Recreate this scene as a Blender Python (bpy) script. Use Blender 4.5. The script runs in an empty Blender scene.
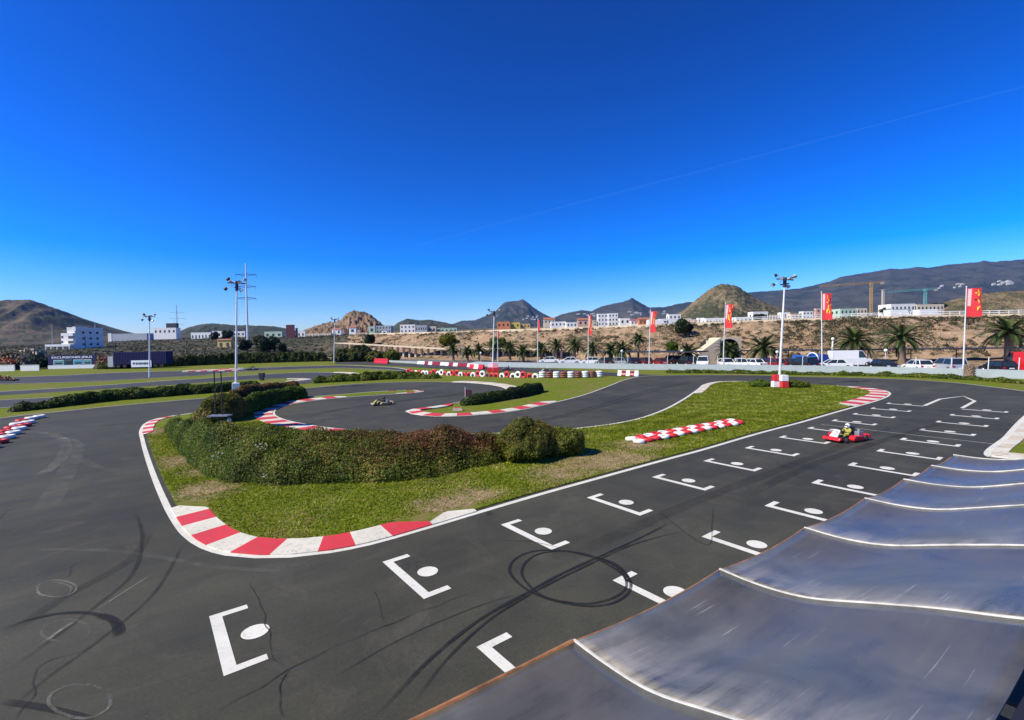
import bpy, bmesh, math, random
import numpy as np
from mathutils import Vector, Matrix, noise as mnoise
from mathutils.geometry import tessellate_polygon
random.seed(7); rng = np.random.default_rng(7)
SC = bpy.context.scene; COL = SC.collection; PI = math.pi; R = math.radians

# ------------------------------------------------------------------ camera geometry (measured from the start grid)
FPX, PITCH, ROLL, CH = 476.115, .0419, .0209, 5.5
def ray(px, py):
    x = px-512; y = 360-py
    cr, sr = math.cos(ROLL), math.sin(ROLL)
    X = (cr*x+sr*y)/FPX; Y = (-sr*x+cr*y)/FPX
    c, s = math.cos(PITCH), math.sin(PITCH)
    return Vector((X, c+Y*s, -s+Y*c))
def G(px, py, z=0.0):                       # a point of the photo that lies at height z
    r = ray(px, py); t = (z-CH)/r.z
    return Vector((r.x*t, r.y*t, z))
def AT(px, py, Y):                          # a point of the photo at distance Y ahead
    r = ray(px, py); t = Y/r.y
    return Vector((r.x*t, Y, CH+r.z*t))
def HOR(px): return 340.05-.0209*(px-512)
def XA(px, Y): return AT(px, HOR(px), Y).x

# ------------------------------------------------------------------ materials
MATS = {}
class NT:
    def __init__(s, name):
        s.m = bpy.data.materials.new(name); s.m.use_nodes = True
        s.t = s.m.node_tree; s.n = s.t.nodes; s.l = s.t.links
        s.b = s.n['Principled BSDF']
    def node(s, ty, **kw):
        n = s.n.new(ty)
        for k, v in kw.items():
            if hasattr(n, k): setattr(n, k, v)
            else: n.inputs[k].default_value = v
        return n
    def coord(s, scale=1.0, sc3=None):
        g = s.node('ShaderNodeNewGeometry')
        if sc3 is None: return g.outputs['Position']
        mp = s.node('ShaderNodeMapping'); mp.inputs['Scale'].default_value = sc3
        s.l.new(g.outputs['Position'], mp.inputs['Vector']); return mp.outputs['Vector']
    def noise(s, scale, detail=4, rough=.6, vec=None, dist=0):
        n = s.node('ShaderNodeTexNoise'); n.inputs['Scale'].default_value = scale
        n.inputs['Detail'].default_value = detail; n.inputs['Roughness'].default_value = rough
        n.inputs['Distortion'].default_value = dist
        s.l.new(vec if vec is not None else s.coord(), n.inputs['Vector']); return n.outputs['Fac']
    def ramp(s, fac, stops):
        r = s.node('ShaderNodeValToRGB'); e = r.color_ramp.elements
        while len(e) < len(stops): e.new(.5)
        for i, (p, c) in enumerate(stops):
            e[i].position = p; e[i].color = (c[0], c[1], c[2], 1) if not isinstance(c, (int, float)) else (c, c, c, 1)
        s.l.new(fac, r.inputs['Fac']); return r.outputs['Color']
    def mix(s, fac, a, b, mode='MIX'):
        m = s.node('ShaderNodeMix', data_type='RGBA', blend_type=mode)
        for sock, v in ((m.inputs[0], fac), (m.inputs[6], a), (m.inputs[7], b)):
            if isinstance(v, (int, float)): sock.default_value = v
            elif isinstance(v, tuple): sock.default_value = (*v[:3], 1)
            else: s.l.new(v, sock)
        return m.outputs[2]
    def color(s, c):
        if isinstance(c, tuple): s.b.inputs['Base Color'].default_value = (*c[:3], 1)
        else: s.l.new(c, s.b.inputs['Base Color'])
    def set(s, **kw):
        for k, v in kw.items():
            if isinstance(v, (int, float, tuple)): s.b.inputs[k.replace('_', ' ')].default_value = v
            else: s.l.new(v, s.b.inputs[k.replace('_', ' ')])
    def bump(s, h, strength=.3, dist=.02):
        b = s.node('ShaderNodeBump'); b.inputs['Strength'].default_value = strength; b.inputs['Distance'].default_value = dist
        s.l.new(h, b.inputs['Height']); s.l.new(b.outputs['Normal'], s.b.inputs['Normal'])

def plain(name, c, rough=.6, metal=0., var=.12, scale=3., bump=0.):
    t = NT(name)
    a = tuple(min(1, x*(1-var)) for x in c); b = tuple(min(1, x*(1+var)) for x in c)
    f = t.noise(scale, 5)
    t.color(t.ramp(f, [(.3, a), (.7, b)])); t.set(Roughness=rough, Metallic=metal)
    if bump: t.bump(f, bump)
    MATS[name] = t.m; return t.m

def leafmat(name, stops, rough=.55, trans=.25, patch=None):
    t = NT(name); a = t.node('ShaderNodeAttribute', attribute_name='tint')
    c = t.ramp(a.outputs['Fac'], stops)
    if patch:
        sc, lo, hi, col = patch
        c = t.mix(t.ramp(t.noise(sc, 3), [(lo, 0), (hi, 1)]), c, col)
    t.color(c); t.set(Roughness=rough)
    t.b.inputs['Specular IOR Level'].default_value = .25
    if trans:
        tr = t.node('ShaderNodeBsdfTranslucent'); t.l.new(c if not isinstance(c, tuple) else c, tr.inputs['Color'])
        ms = t.node('ShaderNodeMixShader'); ms.inputs[0].default_value = trans
        t.l.new(t.b.outputs[0], ms.inputs[1]); t.l.new(tr.outputs[0], ms.inputs[2])
        t.l.new(ms.outputs[0], t.n['Material Output'].inputs['Surface'])
    MATS[name] = t.m; return t.m

# asphalt: aggregate, broad worn lanes, patches
def mk_asphalt(name, lo, hi, near=True):
    t = NT(name)
    big = t.noise(.09, 4, .55); mid = t.noise(.6, 5, .6, dist=.6); fine = t.noise(55, 3, .8); speck = t.noise(160, 2, .6)
    c = t.ramp(big, [(.36, lo), (.64, hi)])
    c = t.mix(.55, c, t.ramp(mid, [(.3, .62), (.72, 1.25)]), 'MULTIPLY')
    vr = t.node('ShaderNodeVectorRotate', rotation_type='Z_AXIS'); t.l.new(t.coord(), vr.inputs['Vector']); vr.inputs['Angle'].default_value = .9135
    mp = t.node('ShaderNodeMapping'); mp.inputs['Scale'].default_value = (.75, .07, 1); t.l.new(vr.outputs[0], mp.inputs['Vector'])
    st = t.noise(1.0, 6, .65, vec=mp.outputs['Vector'], dist=.5)
    c = t.mix(.42, c, t.ramp(st, [(.36, .70), (.62, 1.22)]), 'MULTIPLY')
    c = t.mix(.7, c, t.ramp(t.noise(14, 5, .8), [(.3, .70), (.7, 1.30)]), 'MULTIPLY')
    c = t.mix(t.ramp(t.noise(38, 2, .5), [(.735, 0.), (.76, .7)]), c, (.20, .19, .17))
    c = t.mix(t.mix(1., t.ramp(t.noise(.35, 6, .75, dist=1.5), [(.54, 0), (.72, .55)]), t.ramp(fine, [(.3, .3), (.7, 1)]), 'MULTIPLY'), c, (.105, .095, .078))
    c = t.mix(.6, c, t.ramp(fine, [(.25, .5), (.8, 1.7)]), 'MULTIPLY')
    c = t.mix(t.ramp(speck, [(.70, 0.), (.76, .5)]), c, (.19, .18, .165))
    # fine cracks
    v = t.node('ShaderNodeTexVoronoi', feature='DISTANCE_TO_EDGE'); v.inputs['Scale'].default_value = .16
    wn = t.node('ShaderNodeTexNoise'); wn.inputs['Scale'].default_value = 1.3; wn.inputs['Detail'].default_value = 6
    t.l.new(t.coord(), wn.inputs['Vector'])
    va = t.node('ShaderNodeVectorMath', operation='MULTIPLY_ADD'); t.l.new(wn.outputs['Color'], va.inputs[0])
    va.inputs[1].default_value = (1.2, 1.2, 0); t.l.new(t.coord(), va.inputs[2]); t.l.new(va.outputs[0], v.inputs['Vector'])
    crk = t.mix(1., t.ramp(v.outputs['Distance'], [(.0, 1), (.0035, 0)]), t.ramp(t.noise(.12, 2), [(.52, 0), (.6, .8)]), 'MULTIPLY')
    c = t.mix(crk, c, (.012, .012, .012))
    t.color(c); t.set(Roughness=t.ramp(mid, [(.3, .72), (.7, .9)])); t.b.inputs['Specular IOR Level'].default_value = .35
    if near: t.bump(fine, .5, .006)
    MATS[name] = t.m
mk_asphalt('asphalt', (.037, .0355, .0255), (.058, .056, .040))
mk_asphalt('asphalt_far', (.038, .037, .036), (.055, .053, .051), near=False)

def mk_grass(name, yellow=.5):
    t = NT(name)
    fine = t.noise(38, 4, .75); mid = t.noise(2.2, 5, .65); big = t.noise(.28, 4, .6, dist=.8)
    g = t.ramp(fine, [(.25, (.050, .072, .004)), (.5, (.130, .168, .009)), (.8, (.225, .26, .024))])
    g = t.mix(.45, g, t.ramp(mid, [(.3, .55), (.7, 1.4)]), 'MULTIPLY')
    dry = t.ramp(fine, [(.25, (.12, .085, .035)), (.75, (.30, .22, .10))])
    c = t.mix(t.ramp(t.mix(.5, big, mid), [(yellow, 0.), (yellow+.12, .85)]), g, dry)
    t.color(c); t.set(Roughness=.9); t.b.inputs['Specular IOR Level'].default_value = .1
    t.bump(fine, .8, .03); MATS[name] = t.m
mk_grass('lawn', .488); mk_grass('lawn_dry', .47)

def mk_paint(name, c, worn=.56):
    t = NT(name); f = t.noise(9, 6, .75); g = t.noise(.9, 4); h = t.noise(60, 3, .7)
    cc = t.mix(.5, c, t.ramp(g, [(.3, .75), (.7, 1.1)]), 'MULTIPLY')
    d = t.mix(.5, f, h); cc = t.mix(t.ramp(t.noise(2.6, 6, .8, dist=1.4), [(.56, 0), (.74, .6)]), cc, (.16, .15, .14))
    t.color(t.mix(t.ramp(d, [(worn, 0), (worn+.08, .75)]), cc, (.10, .095, .09))); t.set(Roughness=.65); MATS[name] = t.m
mk_paint('white_paint', (.66, .64, .57)); mk_paint('red_paint', (.60, .035, .045), .55); mk_paint('kerb_white', (.66, .62, .52), .535)
mk_paint('kerb_dull', (.62, .52, .40), .52)
mk_paint('grid_paint', (.68, .66, .60), .565)

def mk_mark(name, c, dens, sc=7., lo_=.36, hi_=.6):           # rubber or scuff on the asphalt, thin and broken
    t = NT(name); t.color(c); t.set(Roughness=.8)
    at = t.node('ShaderNodeAttribute', attribute_name='tint')
    a = t.mix(1., t.ramp(t.mix(.5, t.noise(sc, 6, .8), t.noise(1.1, 4)), [(lo_, 0), (hi_, dens)]), at.outputs['Fac'], 'MULTIPLY')
    t.set(Alpha=a); MATS[name] = t.m
mk_mark('rubber_mark', (.006, .006, .006), 1., 7., .30, .54); mk_mark('scuff_mark', (.30, .29, .26), .55, 11., .44, .60); mk_mark('dry_soil', (.40, .29, .17), .95, 5., .40, .58); mk_mark('crack_seal', (.010, .010, .010), 1., 3.)

# dry earth with scrub
def mk_earth(name, a, b, scrub, amount=.5, s=1., cliff=False):
    t = NT(name)
    f1 = t.noise(.35*s, 8, .7); f2 = t.noise(2.2*s, 6, .7); f3 = t.noise(.05*s, 4)
    c = t.ramp(f1, [(.32, a), (.68, b)])
    c = t.mix(.6, c, t.ramp(f2, [(.3, .55), (.75, 1.35)]), 'MULTIPLY')
    m = t.ramp(t.mix(.35, t.noise(.55*s, 7, .75), f3), [(amount, 0), (amount+.05, 1)])
    c = t.mix(m, c, t.ramp(f2, [(.3, scrub), (.75, tuple(min(1, x*2.3) for x in scrub))]))
    t.color(c); t.set(Roughness=.95); t.b.inputs['Specular IOR Level'].default_value = .1
    t.bump(f1, .7, .6/s if s < 1 else .3); MATS[name] = t.m
mk_earth('earth', (.14, .10, .060), (.30, .22, .14), (.035, .038, .020), .475, 1.)
mk_earth('earth_dark', (.085, .068, .048), (.19, .145, .10), (.028, .031, .020), .445, .45)
mk_earth('cut_bank', (.23, .14, .085), (.43, .31, .205), (.062, .054, .034), .51, 1.1)
mk_earth('hill_brown', (.085, .062, .043), (.17, .125, .085), (.030, .032, .020), .48, .03)
mk_earth('hill_cone', (.13, .098, .060), (.25, .19, .115), (.035, .038, .020), .455, .12)
mk_earth('hill_rock', (.15, .095, .065), (.34, .23, .16), (.045, .045, .028), .53, .05)
mk_earth('hill_far', (.044, .046, .042), (.092, .086, .070), (.018, .022, .018), .49, .006)
mk_earth('hill_green', (.05, .05, .035), (.11, .10, .07), (.028, .033, .022), .46, .02)

plain('white_wall', (.34, .385, .40), .75, var=.07, scale=1.5); plain('render_white', (.80, .78, .74), .8, var=.05, scale=.5)
plain('render_cream', (.66, .56, .42), .85, scale=.5); plain('render_ochre', (.62, .43, .17), .85, scale=.4)
plain('render_orange', (.62, .22, .09), .85, scale=.4); plain('render_yellow', (.68, .52, .10), .85, scale=.4)
plain('render_pink', (.60, .36, .28), .85, scale=.4); plain('render_green', (.42, .55, .42), .85, scale=.4)
plain('render_grey', (.38, .40, .43), .8, scale=.4); plain('roof_tile', (.34, .12, .07), .8, scale=3)
plain('window_dark', (.025, .03, .04), .15, scale=2); plain('concrete', (.42, .39, .34), .85, bump=.2)
plain('pale_stone', (.60, .49, .35), .9, bump=.3, scale=2); plain('tunnel_dark', (.02, .018, .016), .95)
plain('steel_grey', (.36, .38, .40), .45, .6); plain('dark_steel', (.035, .037, .042), .5, .3)
plain('mast_white', (.72, .72, .72), .5, .1, scale=.8); plain('lamp_head', (.50, .53, .56), .3, .5)
plain('red_gloss', (.62, .020, .025), .25, scale=1); plain('white_gloss', (.78, .78, .77), .3, var=.03)
plain('black_gloss', (.015, .016, .018), .2); plain('black_rubber', (.018, .018, .018), .8, scale=12, bump=.2)
plain('silver_paint', (.45, .47, .49), .3, .4, var=.04); plain('blue_paint', (.02, .10, .38), .35); plain('navy', (.012, .020, .075), .5); plain('board_navy', (.004, .006, .07), .85)
plain('dark_red', (.25, .015, .02), .3); plain('wine', (.10, .02, .025), .4); plain('yellow', (.80, .55, .04), .5); plain('orange', (.75, .18, .03), .5)
plain('glass', (.02, .03, .04), .05); plain('cloth_black', (.02, .02, .022), .9); plain('cloth_white', (.65, .62, .55), .9)
plain('cloth_red', (.65, .03, .04), .75, var=.1, scale=1.2); plain('cloth_pink', (.80, .35, .40), .8); plain('skin', (.45, .25, .17), .6)
plain('bark', (.16, .11, .07), .95, scale=8, bump=.6, var=.35); plain('palm_bark', (.20, .14, .09), .95, scale=9, bump=.8, var=.4)
plain('rust', (.28, .12, .05), .85, .1, var=.5, scale=5, bump=.2); plain('crane_ochre', (.42, .26, .10), .6); plain('crane_teal', (.12, .36, .38), .6)
plain('tail_red', (.5, .01, .01), .2); plain('lens', (.7, .72, .75), .12); plain('plate', (.75, .75, .70), .5)
plain('tyre_white', (.76, .75, .71), .55, scale=6, var=.12, bump=.1); plain('tyre_red', (.60, .025, .03), .5, scale=6, var=.18, bump=.1)
plain('tyre_maroon', (.22, .07, .05), .7, scale=6, var=.3); plain('board_white', (.78, .80, .84), .5, var=.04); plain('bus_green', (.10, .30, .30), .4)
plain('bus_teal', (.05, .28, .40), .4); plain('car_park', (.14, .13, .12), .9, scale=.6, var=.25); plain('dirt_path', (.46, .36, .25), .95, scale=1, var=.2)
plain('suit_lime', (.36, .33, .07), .85); plain('kart_ochre', (.42, .33, .16), .4); plain('rock', (.36, .26, .18), .95, scale=3, var=.3, bump=.5); plain('village_white', (.50, .49, .47), .8)

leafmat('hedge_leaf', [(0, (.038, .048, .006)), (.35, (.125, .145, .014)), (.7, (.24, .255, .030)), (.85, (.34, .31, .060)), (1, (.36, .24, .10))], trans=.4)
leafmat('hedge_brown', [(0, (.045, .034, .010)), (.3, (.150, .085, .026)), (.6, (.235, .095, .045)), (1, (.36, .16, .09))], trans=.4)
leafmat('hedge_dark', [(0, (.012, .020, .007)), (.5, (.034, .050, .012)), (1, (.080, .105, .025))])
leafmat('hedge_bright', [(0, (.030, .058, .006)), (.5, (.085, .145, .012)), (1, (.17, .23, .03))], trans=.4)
leafmat('grass_blade', [(0, (.085, .115, .006)), (.45, (.20, .245, .011)), (.8, (.32, .35, .024)), (1, (.50, .44, .15))], trans=.45,
        patch=None)
leafmat('dry_blade', [(0, (.26, .19, .08)), (.5, (.42, .32, .15)), (1, (.55, .44, .24))], trans=.4)
leafmat('palm_leaf', [(0, (.018, .032, .010)), (.6, (.045, .070, .018)), (1, (.12, .14, .04))], trans=.15)
leafmat('tree_leaf', [(0, (.010, .018, .007)), (.6, (.028, .045, .014)), (1, (.06, .085, .025))], trans=.2)
leafmat('scrub_leaf', [(0, (.030, .026, .014)), (.5, (.070, .062, .030)), (1, (.15, .125, .065))], trans=.1)
leafmat('flower', [(0, (.7, .7, .68)), (1, (.8, .8, .8))], trans=0)

# ------------------------------------------------------------------ mesh helpers
class MB:
    def __init__(s): s.v = []; s.f = []; s.m = []
    def add(s, vs, fs, mi=0):
        o = len(s.v); s.v += [tuple(v) for v in vs]; s.f += [tuple(i+o for i in f) for f in fs]; s.m += [mi]*len(fs); return s
    def box(s, c, d, rz=0, mi=0, top=(1, 1)):
        hx, hy, hz = d[0]/2, d[1]/2, d[2]/2; cs, sn = math.cos(rz), math.sin(rz); vs = []
        for z, (tx, ty) in ((-hz, (1, 1)), (hz, top)):
            for x, y in ((-hx, -hy), (hx, -hy), (hx, hy), (-hx, hy)):
                x *= tx; y *= ty
                vs.append((c[0]+x*cs-y*sn, c[1]+x*sn+y*cs, c[2]+z))
        return s.add(vs, [(0, 3, 2, 1), (4, 5, 6, 7), (0, 1, 5, 4), (1, 2, 6, 5), (2, 3, 7, 6), (3, 0, 4, 7)], mi)
    def cyl(s, a, b, r0, r1=None, n=10, mi=0):
        a = Vector(a); b = Vector(b); r1 = r0 if r1 is None else r1
        d = (b-a).normalized(); u = d.orthogonal().normalized(); w = d.cross(u)
        vs = [a+(u*math.cos(2*PI*i/n)+w*math.sin(2*PI*i/n))*r0 for i in range(n)]+[b+(u*math.cos(2*PI*i/n)+w*math.sin(2*PI*i/n))*r1 for i in range(n)]
        fs = [(i, (i+1) % n, n+(i+1) % n, n+i) for i in range(n)]+[tuple(range(n-1, -1, -1)), tuple(range(n, 2*n))]
        return s.add(vs, fs, mi)
    def tube(s, pts, r, n=8, mi=0):
        for a, b in zip(pts, pts[1:]): s.cyl(a, b, r, r, n, mi)
        return s
    def sph(s, c, r, nu=12, nv=8, mi=0):
        if not isinstance(r, tuple): r = (r, r, r)
        vs = [(c[0], c[1], c[2]-r[2])]
        for j in range(1, nv):
            p = -PI/2+PI*j/nv
            for i in range(nu): vs.append((c[0]+r[0]*math.cos(p)*math.cos(2*PI*i/nu), c[1]+r[1]*math.cos(p)*math.sin(2*PI*i/nu), c[2]+r[2]*math.sin(p)))
        vs.append((c[0], c[1], c[2]+r[2])); fs = []
        for i in range(nu): fs.append((0, 1+(i+1) % nu, 1+i))
        for j in range(nv-2):
            for i in range(nu):
                a = 1+j*nu+i; b = 1+j*nu+(i+1) % nu; fs.append((a, b, b+nu, a+nu))
        L = len(vs)-1
        for i in range(nu): fs.append((L, 1+(nv-2)*nu+i, 1+(nv-2)*nu+(i+1) % nu))
        return s.add(vs, fs, mi)
    def torus(s, c, R_, r, axis=(0, 0, 1), nu=22, nv=8, mi=0, sq=1.0, a0=0, a1=2*PI):
        ax = Vector(axis).normalized(); u = ax.orthogonal().normalized(); w = ax.cross(u); c = Vector(c); vs = []
        full = abs(a1-a0-2*PI) < 1e-6; m = nu if full else nu+1
        for i in range(m):
            a = a0+(a1-a0)*i/nu; d = u*math.cos(a)+w*math.sin(a)
            for j in range(nv):
                b = 2*PI*j/nv; cb, sb = math.cos(b), math.sin(b)
                vs.append(c+d*(R_+r*cb)+ax*(r*sq*math.copysign(abs(sb)**.7, sb)))
        fs = [((i % m)*nv+j, ((i+1) % m)*nv+j, ((i+1) % m)*nv+(j+1) % nv, (i % m)*nv+(j+1) % nv) for i in range(nu if full else nu) for j in range(nv)]
        return s.add(vs, fs, mi)
    def prism(s, prof, x0, x1, mi=0, inset=None):      # profile in (y,z) extruded along x
        n = len(prof); vs = [(x0, y, z) for y, z in prof]+[(x1, y, z) for y, z in prof]
        fs = [(i, (i+1) % n, n+(i+1) % n, n+i) for i in range(n)]+[tuple(range(n-1, -1, -1)), tuple(range(n, 2*n))]
        return s.add(vs, fs, mi)
    def build(s, name, mats, parent=None, smooth=False, bevel=0.):
        me = bpy.data.meshes.new(name); me.from_pydata([tuple(v) for v in s.v], [], s.f)
        if isinstance(mats, str): mats = [mats]
        for m in mats: me.materials.append(MATS[m])
        if len(mats) > 1: me.polygons.foreach_set('material_index', s.m)
        bm = bmesh.new(); bm.from_mesh(me); bmesh.ops.recalc_face_normals(bm, faces=bm.faces); bm.to_mesh(me); bm.free()
        if smooth: me.polygons.foreach_set('use_smooth', [True]*len(me.polygons))
        o = bpy.data.objects.new(name, me); COL.objects.link(o)
        if parent: o.parent = parent
        if bevel:
            b = o.modifiers.new('bevel', 'BEVEL'); b.width = bevel; b.segments = 2; b.limit_method = 'ANGLE'
        return o
def tag(o, label=None, cat=None, group=None, kind=None):
    for k, v in (('label', label), ('category', cat), ('group', group), ('kind', kind)):
        if v: o[k] = v
    return o
def thing(name, label, cat, loc=(0, 0, 0), rz=0, group=None):
    o = bpy.data.objects.new(name, None); COL.objects.link(o); o.location = loc; o.rotation_euler = (0, 0, rz)
    o.empty_display_size = .2
    return tag(o, label, cat, group)
def dup(o, label=None, loc=None, rot=None, scale=None, swap=None, group=None, top=True):
    c = o.copy(); COL.objects.link(c)
    if top:
        if label: c['label'] = label
        if group: c['group'] = group
        if loc is not None: c.location = loc
        if rot is not None: c.rotation_euler = rot
        if scale is not None: c.scale = scale if isinstance(scale, tuple) else (scale,)*3
    if swap and c.type == 'MESH':
        names = [m.name for m in c.data.materials]
        if any(n in swap for n in names):
            c.data = c.data.copy()
            for i, n in enumerate(names):
                if n in swap: c.data.materials[i] = MATS[swap[n]]
    for ch in o.children:
        k = dup(ch, swap=swap, top=False); k.parent = c
    return c
LEAN = R(3.0)                                # the site slopes: plumb poles lean against its surface

def catmull(pts, closed, step=.5):
    P = [Vector(p) for p in pts]; n = len(P); out = []
    rngi = range(n) if closed else range(n-1)
    for i in rngi:
        p1 = P[i]; p2 = P[(i+1) % n]
        p0 = P[(i-1) % n] if (closed or i > 0) else p1*2-p2
        p3 = P[(i+2) % n] if (closed or i < n-2) else p2*2-p1
        L = (p2-p1).length; k = max(1, min(60, int(L/step)))
        # centripetal
        t0 = 0; t1 = t0+max((p1-p0).length, 1e-4)**.5; t2 = t1+max(L, 1e-4)**.5; t3 = t2+max((p3-p2).length, 1e-4)**.5
        for j in range(k):
            t = t1+(t2-t1)*j/k
            A1 = p0*((t1-t)/(t1-t0))+p1*((t-t0)/(t1-t0)); A2 = p1*((t2-t)/(t2-t1))+p2*((t-t1)/(t2-t1)); A3 = p2*((t3-t)/(t3-t2))+p3*((t-t2)/(t3-t2))
            B1 = A1*((t2-t)/(t2-t0))+A2*((t-t0)/(t2-t0)); B2 = A2*((t3-t)/(t3-t1))+A3*((t-t1)/(t3-t1))
            out.append(B1*((t2-t)/(t2-t1))+B2*((t-t1)/(t2-t1)))
    if not closed: out.append(P[-1])
    return out
def normals(path, closed):
    n = len(path); out = []
    for i in range(n):
        a = path[(i-1) % n] if (closed or i) else path[i]; b = path[(i+1) % n] if (closed or i < n-1) else path[i]
        d = (b-a); d.z = 0; d.normalize(); out.append(Vector((-d.y, d.x, 0)))
    return out
def sheet(name, pts, z, mat, skirt=0.):
    P = [Vector((p.x, p.y, z)) for p in pts]
    m = MB(); m.add(P, [tuple(t) for t in tessellate_polygon([P])])
    if skirt:
        n = len(P); o = len(m.v); m.v += [(p.x, p.y, z-skirt) for p in P]
        m.f += [(i, (i+1) % n, o+(i+1) % n, o+i) for i in range(n)]; m.m += [0]*n
    o = m.build(name, mat)
    me = o.data
    # make the flat top face up
    bm = bmesh.new(); bm.from_mesh(me)
    for f in bm.faces:
        if abs(f.normal.z) > .5 and f.normal.z < 0: f.normal_flip()
    bm.to_mesh(me); bm.free()
    return o
def ribbon(mb, path, o0, o1, z0, z1=None, closed=False, mi=0, rngs=None):
    z1 = z0 if z1 is None else z1; N = normals(path, closed); n = len(path)
    for i in range(n if closed else n-1):
        if rngs is not None and not rngs(i): continue
        j = (i+1) % n; a, b = path[i], path[j]
        mb.add([(a.x+N[i].x*o0, a.y+N[i].y*o0, z0), (b.x+N[j].x*o0, b.y+N[j].y*o0, z0), (b.x+N[j].x*o1, b.y+N[j].y*o1, z1), (a.x+N[i].x*o1, a.y+N[i].y*o1, z1)], [(0, 1, 2, 3)], mi)
def setup_attr(o, vals):
    a = o.data.attributes.new('tint', 'FLOAT', 'POINT'); a.data.foreach_set('value', np.asarray(vals, dtype=np.float32))

# leaves: scatter small quads on the surface of a core mesh
def tri_sample(V, F, n):
    T = []
    for f in F:
        for k in range(1, len(f)-1): T.append((f[0], f[k], f[k+1]))
    T = np.array(T); V = np.array(V, dtype=float)
    a, b, c = V[T[:, 0]], V[T[:, 1]], V[T[:, 2]]
    cr = np.cross(b-a, c-a); ar = np.linalg.norm(cr, axis=1); nr = cr/np.maximum(ar, 1e-9)[:, None]
    idx = rng.choice(len(T), n, p=ar/ar.sum())
    u = rng.random(n); v = rng.random(n); fl = u+v > 1; u[fl] = 1-u[fl]; v[fl] = 1-v[fl]
    return a[idx]+(b-a)[idx]*u[:, None]+(c-a)[idx]*v[:, None], nr[idx]
def leaf_quads(P, N, size, jit=.6):
    n = len(P); D = N+rng.normal(0, jit, (n, 3)); D /= np.linalg.norm(D, axis=1)[:, None]
    r = rng.normal(0, 1, (n, 3)); U = np.cross(D, r); U /= np.linalg.norm(U, axis=1)[:, None]; W = np.cross(D, U)
    s = size*(.6+.8*rng.random(n))[:, None]; e = .45+.3*rng.random(n)[:, None]
    Q = np.stack([P-U*s, P-W*s*e, P+U*s, P+W*s*e], 1).reshape(-1, 3)
    F = np.arange(4*n).reshape(-1, 4); return Q, F
def np_mesh(name, V, F, mats, midx=None, tint=None, smooth=False, parent=None):
    me = bpy.data.meshes.new(name); V = np.asarray(V, dtype=np.float32)
    me.vertices.add(len(V)); me.vertices.foreach_set('co', V.ravel())
    if isinstance(F, np.ndarray):
        k = F.shape[1]; me.loops.add(F.size); me.loops.foreach_set('vertex_index', F.ravel().astype(np.int32))
        me.polygons.add(len(F)); me.polygons.foreach_set('loop_start', np.arange(0, F.size, k, dtype=np.int32))
        me.polygons.foreach_set('loop_total', np.full(len(F), k, dtype=np.int32))
    else:
        tot = np.array([len(f) for f in F], dtype=np.int32); fl = np.concatenate([np.array(f, dtype=np.int32) for f in F])
        me.loops.add(len(fl)); me.loops.foreach_set('vertex_index', fl)
        me.polygons.add(len(F)); me.polygons.foreach_set('loop_start', np.concatenate([[0], np.cumsum(tot)[:-1]]).astype(np.int32)); me.polygons.foreach_set('loop_total', tot)
    for m in mats: me.materials.append(MATS[m])
    if midx is not None: me.polygons.foreach_set('material_index', np.asarray(midx, dtype=np.int32))
    me.polygons.foreach_set('use_smooth', np.full(len(me.polygons), smooth))
    if tint is not None:
        a = me.attributes.new('tint', 'FLOAT', 'POINT'); a.data.foreach_set('value', np.asarray(tint, dtype=np.float32))
    me.update(); me.validate()
    o = bpy.data.objects.new(name, me); COL.objects.link(o)
    if parent: o.parent = parent
    return o
def nz(p, s, seed=0.): return mnoise.noise(Vector((p[0]*s+seed, p[1]*s+seed*1.7, p[2]*s)))
def leafy(name, V, F, n, size, mats, brown=None, thick=.12, parent=None, lump=.5, third=None, jit=.5):
    """core surface (dark, inside) plus leaves; brown(p)->0..1 chance of the second leaf material"""
    P, N = tri_sample(V, F, n)
    up = np.where(N[:, 2:3] < -.2, -1, 1); N = N*1.0
    P = P+N*(rng.random(n)**1.5*thick)[:, None]
    Q, LF = leaf_quads(P, N, size, jit)
    cl = 1.35*np.array([nz(p, lump*2, 3.) for p in P]); cl2 = np.array([nz(p, lump*9, 9.) for p in P])
    tint = np.clip(.42+.35*cl+.3*cl2+.22*rng.normal(0, 1, n), 0, 1)
    mi = np.zeros(n, int)
    if brown is not None:
        pr = np.array([brown(p) for p in P]); mi = (rng.random(n) < pr).astype(int)
    if third is not None:
        pr = np.array([third(p) for p in P]); mi[rng.random(n) < pr] = 2
    V0 = np.array(V, float); nv = len(V0)
    allV = np.vstack([V0, Q]); allF = [tuple(f) for f in F]+[tuple(r) for r in (LF+nv)]
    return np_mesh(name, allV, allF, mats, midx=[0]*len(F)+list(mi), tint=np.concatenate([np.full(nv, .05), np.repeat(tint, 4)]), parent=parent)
SKY_SAT, SKY_HUE, SKY_STR, SUN_STR, EXPO, HAZE = 1.25, .5, .05, 5.0, .42, .000028
plain('seam_cream', (.62,.60,.55), .6, var=.25, scale=6)
# ================================================================== GROUND, TRACK, KERBS, MARKINGS
def struct(o, kind='structure'): o['kind'] = kind; return o
def GP(lst, z=0): return [G(x, y, z) for x, y in lst]

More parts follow.
